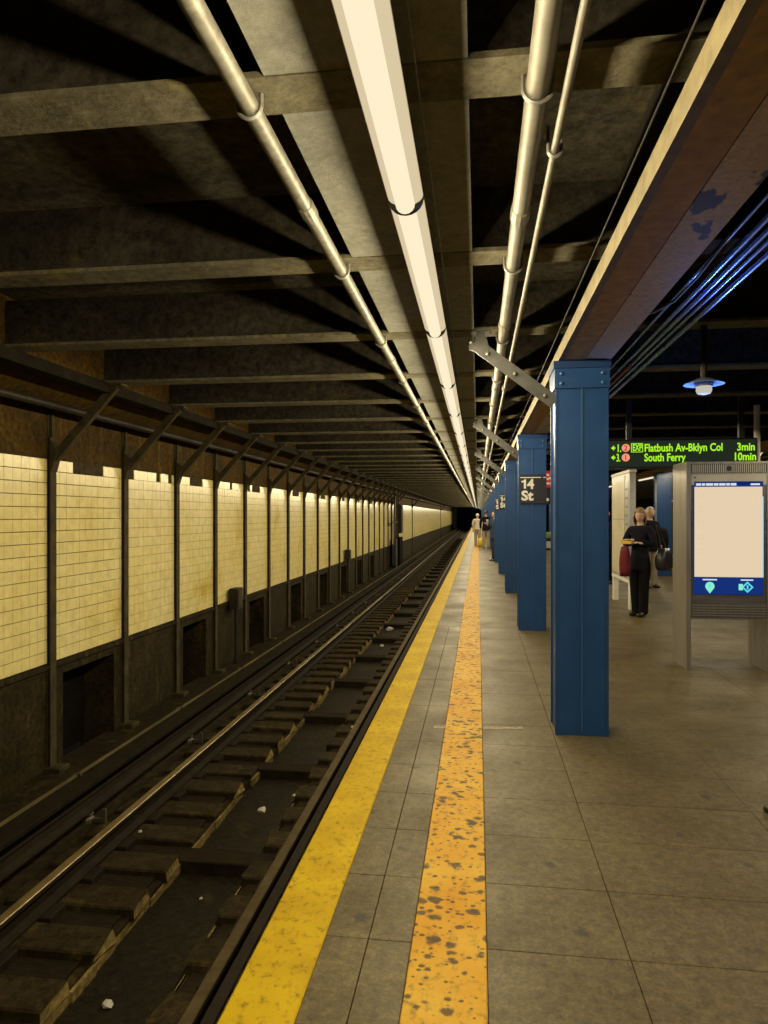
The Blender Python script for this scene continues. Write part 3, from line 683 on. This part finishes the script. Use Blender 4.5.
# ---- train arrival sign
D_ = 8.2
p = at(604, 468, z=None, X=at(604, 515 - 47, X=1.56).x)
t = thing('arrival_sign', 'black hanging arrival sign with green and red LED lines', 'sign', (1.445, 8.42, 2.145))
SW, SH = 1.72, 0.34
MB().cbox(0, SW, 0, 0.16, 0, SH, 0.01).build('casing', 'black_panel', t)
MB().box(0.02, SW - 0.02, -0.004, 0.002, 0.02, SH - 0.02).build('display', 'led_dim', t)
for x in (0.32, 1.57):
    MB().box(x - 0.03, x + 0.03, 0.05, 0.11, SH, 0.87).build('hanger', 'cable_black', t)
def led(txt, x, z, w, mat='led_green', size=0.125):
    return text_part(txt, size, 'led_text', mat, t, (x, -0.0055, z), 0.0030, w)
X0 = 0.10
for row, (num, route, dest, mins) in enumerate((('1.', '2', 'Flatbush Av-Bklyn Col', '3min'), ('3.', '1', 'South Ferry', '10min'))):
    z = 0.195 - 0.112 * row
    ar = MB(); ar.prism([(X0, z + 0.045), (X0 + 0.035, z + 0.075), (X0 + 0.035, z + 0.056), (X0 + 0.050, z + 0.056), (X0 + 0.050, z + 0.034), (X0 + 0.035, z + 0.034), (X0 + 0.035, z + 0.015)], -0.007, -0.004)
    ar.build('led_arrow', 'led_green', t)
    led(num, X0 + 0.062, z, 0.042)
    c = MB().lathe([(0.046, 0), (0.046, 0.003)], n=20).build('route_bullet', 'led_red', t, False, (X0 + 0.168, -0.004, z + 0.045)); c.rotation_euler = (PI / 2, 0, 0)
    text_part(route, 0.085, 'route_number', 'sign_red', t, (X0 + 0.146, -0.009, z + 0.015), 0.001)
    led(dest, X0 + 0.375, z, 0.86 if row == 0 else 0.46)
    led(mins, 1.495 if row == 0 else 1.455, z, 0.19 if row == 0 else 0.23)
    if row == 0:
        b = MB(); x0, x1, z0, z1 = X0 + 0.228, X0 + 0.362, z - 0.008, z + 0.098
        for q in ((x0, x1, z0, z0 + .008), (x0, x1, z1 - .008, z1), (x0, x0 + .008, z0, z1), (x1 - .008, x1, z0, z1)): b.box(q[0], q[1], -0.0065, -0.004, q[2], q[3])
        b.build('express_frame', 'led_green', t); led('EXP', x0 + 0.016, z + 0.012, 0.105, size=0.105)

# ---- information kiosk
kx, ky = 2.135, 7.52
t = thing('information_kiosk', 'stainless steel touch screen kiosk with a bright cream screen', 'kiosk', (kx, ky, 0))
KW, KD, KH = 0.83, 0.50, 2.155
for x in (0, KW - 0.045): MB().cbox(x, x + 0.045, 0, KD, 0, KH, 0.008).build('side_panel', 'stainless', t)
MB().cbox(0.045, KW - 0.045, 0.012, KD - 0.03, 0.53, KH - 0.02, 0.006).build('cabinet', 'stainless_dark', t)
MB().box(0.04, KW - 0.04, -0.004, 0.02, KH - 0.03, KH - 0.006).build('top_rail', 'stainless', t)
g = MB().box(0.05, KW - 0.05, 0.0, 0.014, KH - 0.125, KH - 0.03).build('grille_back', 'cable_black', t)
fin = MB().box(-0.005, 0.005, -0.004, 0.008, 0, 0.085).mesh('grille_fin', 'kiosk_grille')
for q in range(36):
    x = 0.065 + q * (KW - 0.13) / 35
    put('grille_fin', fin, g, (x, 0, KH - 0.12))
em_ = MB().lathe([(0.026, 0), (0.026, 0.006)], n=16).build('emblem', 'cable_black', t, False, (KW / 2, -0.004, KH - 0.078)); em_.rotation_euler = (PI / 2, 0, 0)
MB().box(0.05, KW - 0.05, 0.0, 0.012, KH - 0.135, KH - 0.123).build('grille_sill', 'stainless', t)
MB().box(0.05, KW - 0.05, 0.0, 0.014, KH - 0.245, KH - 0.137).build('upper_bezel', 'kiosk_grille', t)  # pale cream colour paints the lamp's reflection on the bezel
text_part('>', 0.05, 'mark', 'cable_black', t, (0.07, -0.002, KH - 0.185), 0.001)
lv = MB().box(0.05, KW - 0.05, 0.002, 0.014, 0.545, 0.69).build('lower_louver', 'stainless_dark', t)
for q in range(5): MB().bar((0.055, 0, 0.565 + q * 0.026), (KW - 0.055, 0, 0.565 + q * 0.026), 0.006, 0.012).build('louver_slat', 'stainless', lv)
MB().box(0.04, KW - 0.04, -0.003, 0.03, 0.525, 0.54).build('bottom_rail', 'stainless', t)
sx0, sx1, sz0, sz1 = 0.075, KW - 0.085, 0.785, 1.945
scr = MB().box(sx0, sx1, 0.0, 0.012, sz0, sz1).build('screen', 'screen_navy', t)
zc0, zc1 = sz0 + 0.178, sz1 - 0.055
MB().box(sx0 + 0.004, sx1 - 0.006, -0.0015, 0.004, zc0, zc1).build('list_page', 'screen_cream', scr)
MB().box(sx1 - 0.006, sx1 + 0.004, -0.0016, 0.004, zc0, zc1 - 0.1).build('page_edge', 'screen_edge', scr)
for q in range(5):
    rg = MB(); n = 20
    rg.tube([(0.026 * math.cos(2 * PI * a / n), 0, 0.026 * math.sin(2 * PI * a / n)) for a in range(n + 1)], 0.003, 4, False)
    rg.build('page_ring', 'screen_cream_soft', scr, False, (sx0 + 0.07, -0.002, zc1 - 0.085 - q * 0.145))
hw = [0.05, 0.03, 0.07, 0.045, 0.06, 0.035, 0.055]; x = sx0 + 0.02
for w in hw: MB().box(x, x + w, -0.001, 0.002, sz1 - 0.042, sz1 - 0.018).build('header_word', 'screen_text', scr); x += w + 0.008
MB().box(sx1 - 0.12, sx1 - 0.03, -0.001, 0.002, sz1 - 0.040, sz1 - 0.022).build('header_word', 'screen_text', scr)
for x, w in ((sx0 + 0.085, 0.14), (sx1 - 0.215, 0.12)): MB().box(x, x + w, -0.001, 0.002, sz0 + 0.143, sz0 + 0.156).build('caption', 'screen_text', scr)
pin = []
cx, cz = sx0 + 0.155, sz0 + 0.082
for q in range(15):
    a = math.radians(-30 + 240 * q / 14); pin.append((cx + 0.045 * math.cos(a), cz + 0.045 * math.sin(a)))
pin.append((cx, cz - 0.075))
MB().prism(pin, -0.002, 0.003).build('pin_icon', 'icon_green', scr)
MB().box(cx - 0.008, cx + 0.008, -0.003, 0.002, cz - 0.012, cz + 0.02).build('pin_mark', 'icon_cyan', scr)
dx = sx1 - 0.15; dz = cz - 0.005
MB().prism([(dx - 0.058, dz), (dx, dz + 0.058), (dx + 0.058, dz), (dx, dz - 0.058)], -0.002, 0.003).build('arrow_icon', 'icon_cyan', scr)
MB().prism([(dx - 0.036, dz), (dx, dz + 0.036), (dx + 0.036, dz), (dx, dz - 0.036)], -0.003, 0.003).build('arrow_icon_inner', 'screen_navy', scr)
MB().box(dx - 0.008, dx + 0.008, -0.004, 0.003, dz - 0.022, dz + 0.022).build('arrow_mark', 'icon_cyan', scr)
MB().box(dx - 0.085, dx - 0.045, -0.002, 0.003, dz - 0.032, dz + 0.032).build('arrow_tail', 'icon_green', scr)

# ---- map board behind the woman (faces the track)
t = thing('map_board', 'tall free standing map board on white legs behind the woman', 'notice board', (2.58, 12.12, 0))
L = 1.55
MB().cbox(-0.05, 0.05, 0, L, 0.50, 2.32, 0.01).build('panel_frame', 'board_frame', t)
MB().box(-0.056, -0.045, 0.40, L - 0.06, 0.56, 2.20).build('map_sheet', 'board_cream', t)
MB().box(-0.056, -0.045, 0.09, 0.34, 0.56, 2.20).build('side_sheet', 'board_frame', t)
for q in range(9): MB().box(-0.058, -0.05, 0.12, 0.31, 2.02 - q * 0.15, 2.06 - q * 0.15).build('printed_line', 'board_ink', t)
MB().box(-0.057, -0.05, 0.355, 0.385, 0.52, 2.28).build('divider', 'board_ink', t)
MB().box(-0.058, -0.05, 0.42, L - 0.08, 1.52, 1.53).build('printed_line', 'board_ink', t)
MB().cbox(-0.06, 0.06, -0.02, L + 0.02, 2.32, 2.37, 0.01).build('top_cap', 'sign_white', t)
MB().box(-0.05, 0.05, 0, L, 0.44, 0.50).build('bottom_rail', 'sign_white', t)
for y in (0.02, L - 0.14): MB().cbox(-0.045, 0.045, y, y + 0.12, 0, 0.45, 0.006).build('leg', 'sign_white', t)

# ---- pole behind the kiosk, exit sign, bin, signal equipment
t = thing('steel_pole', 'pale slim pole reaching the ceiling behind the kiosk', 'pole', (at(757, 420, X=3.45).x, at(757, 420, X=3.45).y, 0))
MB().tube([(0, 0, 0), (0, 0, 2.97)], 0.036, 12).build('shaft', 'pole_white', t, True); MB().lathe([(0.09, 0), (0.09, 0.012), (0.04, 0.02)], n=16).build('foot_flange', 'pole_white', t)
t = thing('exit_sign', 'red exit sign hanging between the first two blue columns', 'sign', (1.20, 13.4, 2.02))
MB().cbox(-0.06, 0.62, 0, 0.06, 0.10, 0.42, 0.005).build('red_panel', 'sign_red', t)
MB().cbox(-0.06, 0.62, 0.005, 0.055, -0.22, 0.10, 0.005).build('black_panel', 'sign_black', t)
text_part('Exit', 0.27, 'lettering', 'sign_white', t, (0.0, -0.004, 0.165), 0.008)
MB().lathe([(0.03, 0), (0.03, 0.004)], n=12).build('white_dot', 'sign_white', t, False, (0.10, -0.001, -0.13)).rotation_euler = (PI / 2, 0, 0)
for x in (0.02, 0.55): MB().box(x - 0.01, x + 0.01, 0.02, 0.04, 0.42, 0.95).build('hanger', 'cable_black', t)
p = at(548, 550, z=0)
t = thing('litter_bin', 'dark bin with a yellow green lid far between the blue columns', 'bin', (p.x, p.y, 0))
MB().lathe([(0.20, 0), (0.24, 0.05), (0.27, 0.55), (0.28, 0.58)], n=16).build('body', 'bag_black', t, True)
MB().lathe([(0.285, 0.56), (0.30, 0.60), (0.27, 0.74), (0.12, 0.82), (0.03, 0.83)], n=16).build('lid', 'olive', t, True)
MB().cbox(-0.1, 0.1, -0.27, -0.24, 0.1, 0.4, 0.01).build('notice', 'paper', t)
sy = 35.6
t = thing('signal_stand', 'dark signal equipment stand bolted before the distant tiled wall', 'signal', (-4.16, sy, TRK))
MB().cbox(-0.05, 0.05, -0.35, -0.25, 0, 4.05, 0.004).build('mast', 'wall_post_steel', t); MB().cbox(-0.05, 0.05, 0.45, 0.55, 0, 4.05, 0.004).build('mast', 'wall_post_steel', t)
cb_ = MB().cbox(-0.10, 0.22, 0.15, 0.95, 1.75, 3.25, 0.02).build('cabinet', 'sooty_pipe', t); MB().cbox(0.22, 0.235, 0.22, 0.88, 1.85, 3.15, 0.004).build('cabinet_door', 'wall_post_steel', cb_)
MB().cbox(-0.1, 0.2, -0.3, 1.0, 0.0, 1.55, 0.02).build('lower_box', 'niche_black', t)
MB().bar((0, -1.2, 2.35), (0, 0.2, 2.35), 0.09, 0.09).build('cross_arm', 'wall_post_steel', t)
MB().tube([(0.05, -1.4, 0), (0.05, -1.5, 1.2), (0.05, -1.45, 2.2), (0.03, -1.2, 3.3), (0.05, -0.95, 4.0)], 0.05, 8).build('cable', 'cable_black', t, True)
MB().tube([(0.1, -1.0, 0), (0.1, -1.0, 1.5)], 0.04, 8).build('conduit', 'galvanised', t, True)
for px, py, lab in ((236, 600, 'small dark junction box low on the wall, left of the distant stand'), (348, 556, 'small dark junction box low on the wall near the signal stand')):
    q = at(px, py, X=-4.37)
    t = thing('junction_box', lab, 'box', (-4.37, q.y, TRK)); zq = q.z - TRK
    MB().cbox(-0.08, 0.08, -0.14, 0.14, zq - 0.15, zq + 0.22, 0.01).build('case', 'sooty_pipe', t); MB().cbox(0.08, 0.09, -0.11, 0.11, zq - 0.11, zq + 0.17, 0.004).build('cover', 'wall_post_steel', t)
    MB().tube([(0, 0, 0), (0, 0, zq - 0.14)], 0.03, 8).build('conduit', 'sooty_pipe', t)
for k in range(5):
    t = thing('far_lamp', 'tiny white lamp far across the dark tracks, seen above the people', 'lamp', (12.2 + 0.35 * k, 50.0 - 0.5 * k, 2.52), 0, 'tiny lamps across the tracks')
    MB().lathe([(0.02, 0.10), (0.16, 0.08), (0.16, 0.06), (0.05, 0.05)], n=12).build('shade', 'pendant_disc', t); MB().lathe([(0.10, 0.055), (0.11, 0.0), (0.05, -0.05)], n=10).build('bulb', 'far_bulb', t)
    MB().tube([(0, 0, 0.09), (0, 0, 0.825)], 0.015, 6).build('stem', 'sooty_pipe', t)

# ================================================================== PEOPLE
def skin_grow(name, verts, edges, mat, parent, sub=2, root=0):
    """verts: (x, y, z, rx, ry)"""
    me = bpy.data.meshes.new(name); me.from_pydata([v[:3] for v in verts], edges, [])
    ob = bpy.data.objects.new(name, me); COL.objects.link(ob)
    md = ob.modifiers.new('Skin', 'SKIN'); md.use_smooth_shade = True; md.branch_smoothing = 0.3
    if not me.skin_vertices: return None
    sv = me.skin_vertices[0].data
    for i, v in enumerate(verts): sv[i].radius = (v[3], v[4]); sv[i].use_root = (i == root)
    s = ob.modifiers.new('Sub', 'SUBSURF'); s.levels = sub; s.render_levels = sub
    dg = bpy.context.evaluated_depsgraph_get()
    m2 = bpy.data.meshes.new_from_object(ob.evaluated_get(dg)); m2.name = name
    bpy.data.objects.remove(ob); bpy.data.meshes.remove(me)
    m2.materials.clear(); m2.materials.append(M[mat])
    return m2
def join(meshes, name, mat):
    bm = bmesh.new()
    for m in meshes: bm.from_mesh(m)
    me = bpy.data.meshes.new(name); bm.to_mesh(me); bm.free(); me.materials.append(M[mat])
    for p in me.polygons: p.use_smooth = True; p.material_index = 0
    return me
def head_mesh(c, s):
    """head with brow, nose, chin and ears, facing -Y; c = centre, s = height scale"""
    bm = bmesh.new(); bmesh.ops.create_uvsphere(bm, u_segments=24, v_segments=18, radius=1.0)
    for v in bm.verts:
        x, y, z = v.co
        w = 0.073 * (1 - 0.28 * max(0, -z) ** 1.4); d = 0.094 * (1 - 0.16 * max(0, -z))
        nx, ny, nz = x * w, y * d, z * 0.115
        if y < -0.2:
            ny += 0.006 * (1 - abs(y + 1)) * 0
            ex = math.exp(-((x / 0.16) ** 2)); ny -= 0.020 * ex * math.exp(-(((z + 0.12) / 0.17) ** 2))
            ny -= 0.006 * math.exp(-((x / 0.3) ** 2)) * math.exp(-(((z + 0.78) / 0.15) ** 2))
            for sx in (-1, 1): ny += 0.007 * math.exp(-(((x - sx * 0.40) / 0.2) ** 2)) * math.exp(-(((z - 0.08) / 0.14) ** 2))
        ear = math.exp(-(((y - 0.05) / 0.2) ** 2)) * math.exp(-(((z + 0.05) / 0.22) ** 2))
        if abs(x) > 0.85: nx += math.copysign(0.012 * ear, x)
        v.co = Vector((nx, ny, nz)) * s + Vector(c)
    me = bpy.data.meshes.new('head'); bm.to_mesh(me); bm.free(); return me
def hand_meshes(w, d, side, s):
    """palm, four fingers and a thumb from wrist w pointing along d, slightly curled"""
    d = Vector(d).normalized(); up = Vector((0, 0, 1)) if abs(d.z) < 0.8 else Vector((0, -1, 0))
    a = d.cross(up).normalized(); n = a.cross(d).normalized(); w = Vector(w); out = []
    P = lambda f, l, h: tuple(w + d * (f * s) + a * (l * s) + n * (h * s))
    out.append(([P(0, 0, 0) + (0.022 * s, 0.017 * s), P(0.045, 0, 0) + (0.034 * s, 0.015 * s), P(0.085, 0, 0) + (0.036 * s, 0.013 * s)], [(0, 1), (1, 2)]))
    for i, (l, ln) in enumerate(((-0.030, 0.062), (-0.010, 0.074), (0.011, 0.069), (0.031, 0.054))):
        out.append(([P(0.075, l, 0) + (0.0095 * s,) * 2, P(0.085 + ln * 0.5, l, -0.006) + (0.009 * s,) * 2, P(0.085 + ln * 0.85, l, -0.03) + (0.008 * s,) * 2], [(0, 1), (1, 2)]))
    q = side
    out.append(([P(0.025, 0.02 * q, 0) + (0.012 * s,) * 2, P(0.05, 0.05 * q, -0.008) + (0.0105 * s,) * 2, P(0.085, 0.06 * q, -0.016) + (0.009 * s,) * 2], [(0, 1), (1, 2)]))
    return out
def person(label, loc, rz, H=1.70, coat='cloth_navy', trousers='cloth_black', shoe='shoe_leather', hair='hair_dark', arms=None, long_hair=False, coat_len=0.78, hat=None, group=None, turn=0.0, wide=1.0, legs=((0.0, 0.0), (0.0, 0.0))):
    s = H / 1.70
    t = thing('person', label, 'person', loc, rz, group)
    A = arms or (((-0.25, 0.04, 1.10), (-0.25, -0.06, 0.86), (0, -0.1, -1)), ((0.25, 0.04, 1.10), (0.25, -0.06, 0.86), (0, -0.1, -1)))
    sc = lambda v: tuple(x * s for x in v)
    w = wide
    (lx, ly), (rx_, ry_) = legs
    # body: one grown surface (trunk, neck, arms, legs) plus head and hands
    V = [(0, 0.0, .95, .13, .10), (0, 0.0, 1.12, .115, .085), (0, 0.01, 1.30, .135, .095), (0, 0.015, 1.42, .075, .07), (0, 0.01, 1.50, .048, .05), (0, -0.005, 1.575, .05, .055)]
    E = [(0, 1), (1, 2), (2, 3), (3, 4), (4, 5)]
    for q, (side, ox, oy) in enumerate(((-1, lx, ly), (1, rx_, ry_))):
        b = len(V)
        V += [(side * .085, 0, .88, .085, .085), (side * .095 + ox * .5, -.015 + oy * .5, .49, .055, .058), (side * .10 + ox, .02 + oy, .10, .036, .040), (side * .105 + ox, -.06 + oy, .035, .024, .018)]
        E += [(0, b), (b, b + 1), (b + 1, b + 2), (b + 2, b + 3)]
    for q, side in ((0, -1), (1, 1)):
        e, wr, _ = A[q]; b = len(V)
        V += [(side * .165, .02, 1.385, .052, .055), e + (.040, .042), wr + (.026, .024)]
        E += [(2, b), (b, b + 1), (b + 1, b + 2)]
    parts = [skin_grow('body', [sc(v) for v in V], E, 'skin', t, 2)]
    hm = head_mesh((0, -0.01 * s, 1.585 * s), s); parts.append(hm)
    if turn:
        rot = Matrix.Rotation(turn, 4, 'Z'); hm.transform(rot)
    for q, side in ((0, -1), (1, 1)):
        e, wr, d = A[q]
        for vv, ee in hand_meshes(sc(wr), d, -side, s): parts.append(skin_grow('hand', vv, ee, 'skin', t, 1))
    body = put('body', join(parts, 'body', 'skin'), t)
    # face
    def face(o):
        o.rotation_euler = (0, 0, turn); return o
    ey = MB()
    for sx in (-1, 1): face(MB().lathe([(0.003, -0.008), (0.009, -0.004), (0.010, 0.0), (0.009, 0.004), (0.003, 0.008)], (sx * .031 * s, -.088 * s, 1.592 * s), 10).build('eye', 'eye_dark', t, True))
    face(MB().lathe([(0.008, -0.006), (0.022, -0.002), (0.022, 0.002), (0.008, 0.006)], (0, -.088 * s, 1.527 * s), 12, 1, 0.5).build('mouth', 'lips', t, True))
    # hair
    bm = bmesh.new(); bmesh.ops.create_uvsphere(bm, u_segments=24, v_segments=18, radius=1.0)
    kill = []
    for v in bm.verts:
        x, y, z = v.co
        low = -0.2 if not long_hair else -1.1
        front = (y < -0.25 and z < (0.30 if long_hair else 0.55) and abs(x) < 0.72)
        if front or (z < low): kill.append(v)
        k = 1.0
        hx, hy, hz = x * 0.092, y * 0.112 + 0.004, z * 0.126
        if long_hair and z < 0: hx *= 1.25; hz = z * 0.21; hy = max(hy, -0.05) + 0.01
        v.co = Vector((hx, hy, hz)) * s + Vector((0, -0.005 * s, 1.600 * s))
    bmesh.ops.delete(bm, geom=kill, context='VERTS')
    ex = bmesh.ops.extrude_face_region(bm, geom=bm.faces[:])
    for v in [g for g in ex['geom'] if isinstance(g, bmesh.types.BMVert)]:
        v.co += (Vector((0, 0, 1.6 * s)) - v.co) * 0.09
    bmesh.ops.recalc_face_normals(bm, faces=bm.faces)
    me = bpy.data.meshes.new('hair'); bm.to_mesh(me); bm.free(); me.materials.append(M[hair])
    for p in me.polygons: p.use_smooth = True
    face(put('hair', me, t))
    if hat: face(MB().lathe([(.098, .015), (.102, .04), (.098, .08), (.075, .125), (.03, .148)], (0, 0, 1.585 * s), 20, s, 1.16 * s).build('hat', hat, t, True))
    # trousers
    V = [(0, 0.0, .98, .145, .115), (0, 0, .90, .15, .115)]; E = [(0, 1)]
    for side, ox, oy in ((-1, lx, ly), (1, rx_, ry_)):
        b = len(V); V += [(side * .092, 0, .80, .102, .108), (side * .098 + ox * .5, -.012 + oy * .5, .48, .078, .084), (side * .102 + ox, .010 + oy, .09, .066, .080), (side * .102 + ox, .004 + oy, .030, .070, .088)]
        E += [(1, b), (b, b + 1), (b + 1, b + 2), (b + 2, b + 3)]
    put('trousers', skin_grow('trousers', [sc(v) for v in V], E, trousers, t, 2), t)
    # coat with sleeves
    V = [(0, 0.0, 1.12, .150 * w, .118 * w), (0, 0.01, 1.30, .165 * w, .122), (0, 0.015, 1.415, .105, .090), (0, 0.012, 1.452, .068, .07), (0, 0.0, .95, .165 * w, .130 * w), (0, 0.0, coat_len, .178 * w, .145 * w), (0, 0, coat_len - 0.03, .178 * w, .145 * w)]
    E = [(0, 1), (1, 2), (2, 3), (0, 4), (4, 5), (5, 6)]
    for q, side in ((0, -1), (1, 1)):
        e, wr, _ = A[q]; b = len(V); wr2 = Vector(e).lerp(Vector(wr), 0.90)
        V += [(side * .178 * w, .02, 1.378, .072, .078), e + (.062, .062), tuple(wr2) + (.044, .042)]
        E += [(1, b), (b, b + 1), (b + 1, b + 2)]
    put('coat', skin_grow('coat', [sc(v) for v in V], E, coat, t, 2), t)
    for side, ox, oy in ((-1, lx, ly), (1, rx_, ry_)):
        V = [(side * .102 + ox, .055 + oy, .045, .042, .040), (side * .104 + ox, .0 + oy, .050, .046, .050), (side * .11 + ox, -.09 + oy, .040, .047, .040), (side * .113 + ox, -.165 + oy, .028, .034, .024)]
        put('shoe', skin_grow('shoe', [sc(v) for v in V], [(0, 1), (1, 2), (2, 3)], shoe, t, 2), t)
    return t
def bag(name, label, cat, mat, loc, size, rz=0, strap=None, group=None):
    t = thing(name, label, cat, loc, rz, group); a, b, h = size
    bm = bmesh.new(); bmesh.ops.create_cube(bm, size=1.0); bmesh.ops.subdivide_edges(bm, edges=bm.edges[:], cuts=4, use_grid_fill=True)
    for v in bm.verts:
        x, y, z = v.co * 2
        k = 1 - 0.22 * max(0, z) - 0.10 * abs(z) ** 4
        f = (1 - 0.25 * (abs(x) ** 3)) * (1 - 0.2 * abs(z) ** 2)
        v.co = Vector((x * a / 2 * k, y * b / 2 * f * k, (z + 1) * h / 2 + 0.006 * math.sin(7 * x + 5 * y)))
    me = bpy.data.meshes.new('pouch'); bm.to_mesh(me); bm.free(); me.materials.append(M[mat])
    for p in me.polygons: p.use_smooth = True
    put('pouch', me, t)
    if strap: MB().tube(strap, 0.010, 6).build('strap', mat, t, True)
    return t
# woman by the map board
wp = at(640, 616, z=0); wrz = -0.72
foldarms = (((-0.25, -0.02, 1.13), (0.02, -0.21, 1.17), (1, -0.15, 0.05)), ((0.25, -0.02, 1.13), (-0.03, -0.235, 1.21), (-1, -0.1, 0.05)))
wm = person('woman in a dark coat with folded arms standing by the map board', (wp.x, wp.y, 0), wrz, 1.70, 'cloth_navy', 'cloth_black', 'shoe_leather', 'hair_blond', foldarms, True, 0.74, turn=0.42, wide=1.0, legs=((0.035, 0.0), (-0.035, -0.03)))
def rel(x, y, z, base=wp, rz=wrz):
    return (base.x + x * math.cos(rz) - y * math.sin(rz), base.y + x * math.sin(rz) + y * math.cos(rz), z)
bag('shoulder_bag', 'black shoulder bag hanging at the side of the woman by the map board', 'bag', 'bag_black', rel(0.33, 0.13, 0.74), (0.17, 0.36, 0.34), wrz, [(0, -0.10, 0.30), (-0.05, -0.08, 0.55), (-0.12, -0.03, 0.715), (-0.10, 0.08, 0.6), (-0.02, 0.12, 0.30)])
bag('red_bag', 'dark red cloth bag carried in front of the woman by the map board', 'bag', 'cloth_red', rel(-0.10, -0.28, 0.64), (0.15, 0.12, 0.46), wrz, [(-0.05, 0, 0.42), (0.0, 0, 0.50), (0.06, 0, 0.42)])
t = thing('yellow_paper', 'yellow folded leaflet in the arms of the woman', 'leaflet', rel(-0.06, -0.315, 1.15), wrz)
MB().cbox(-0.09, 0.09, -0.012, 0.012, 0, 0.045, 0.004).build('folded_sheet', 'yellow_plastic', t)
# others
p2 = at(650, 588, z=0)
person('person with pale hair standing behind the woman, partly hidden', (p2.x, p2.y, 0), 0.5, 1.76, 'cloth_black', 'cloth_beige', 'shoe_leather', 'hair_grey', None, False, 0.80, wide=1.1)
bag('backpack', 'dark backpack worn by the pale haired person', 'bag', 'cloth_black', (p2.x + 0.32, p2.y + 0.30, 0.86), (0.28, 0.18, 0.46), 0.5)
p3 = at(486, 548, z=0)
person('distant person in a black jacket and beige trousers near the warning strip', (p3.x, p3.y, 0), PI, 1.80, 'cloth_black', 'cloth_beige', 'shoe_leather', 'hair_dark', None, False, 0.82, wide=1.15)
p4 = at(477.5, 546, z=0)
person('distant person in a pale jacket on the warning strip', (p4.x, p4.y, 0), 2.8, 1.66, 'cloth_pale', 'cloth_beige', 'shoe_leather', 'hair_grey', None, False, 0.9, wide=1.15)
pb = at(479.5, 541, z=0)
bag('yellow_bag', 'small yellow bag at the feet of the distant people', 'bag', 'yellow_plastic', (p4.x + 0.16, p4.y - 0.35, 0), (0.34, 0.24, 0.42))
p5 = at(493, 561, z=0)
person('person in dark blue leaning beside the fifth blue column', (p5.x + 0.06, p5.y, 0), -1.2, 1.72, 'cloth_blue', 'cloth_blue', 'shoe_leather', 'hair_dark', (((-0.25, -0.02, 1.12), (-0.12, -0.24, 1.25), (0.3, -0.6, 0.5)), ((0.25, .04, 1.1), (.25, -.06, .86), (0, -.1, -1))))
t = thing('paper_cup', 'white paper cup held by the person beside the fifth column', 'cup', (p5.x - 0.19, p5.y - 0.14, 1.30))
MB().lathe([(.032, 0), (.045, .12)], n=14).build('cup_wall', 'paper', t, True); MB().lathe([(.047, .118), (.047, .132), (.03, .138)], n=14).build('lid', 'sign_white', t, True)
p6 = at(605, 584, z=0)
person('person in dark clothes and an orange red hat half hidden by the nearest column', (p6.x, p6.y, 0), 0.2, 1.70, 'cloth_black', 'cloth_black', 'shoe_leather', 'hair_dark', None, False, 0.7, hat='cloth_orange')
p7 = at(764, 812, z=0)
bm = bmesh.new(); bmesh.ops.create_icosphere(bm, subdivisions=2, radius=1.0)
for v in bm.verts:
    k = 1 + R.uniform(-0.10, 0.10); v.co = Vector((v.co.x * 0.060 * k, v.co.y * 0.038 * k, max(-0.6, v.co.z) * 0.030 * k))
zz = min(v.co.z for v in bm.verts)
me = bpy.data.meshes.new('dark_scrap'); bm.to_mesh(me); bm.free(); me.materials.append(M['shoe_olive'])
for p in me.polygons: p.use_smooth = True
tag(put('dark_scrap', me, None, (p7.x + 0.052, p7.y, -zz)), 'small dark olive object lying on the platform at the right edge', 'litter')
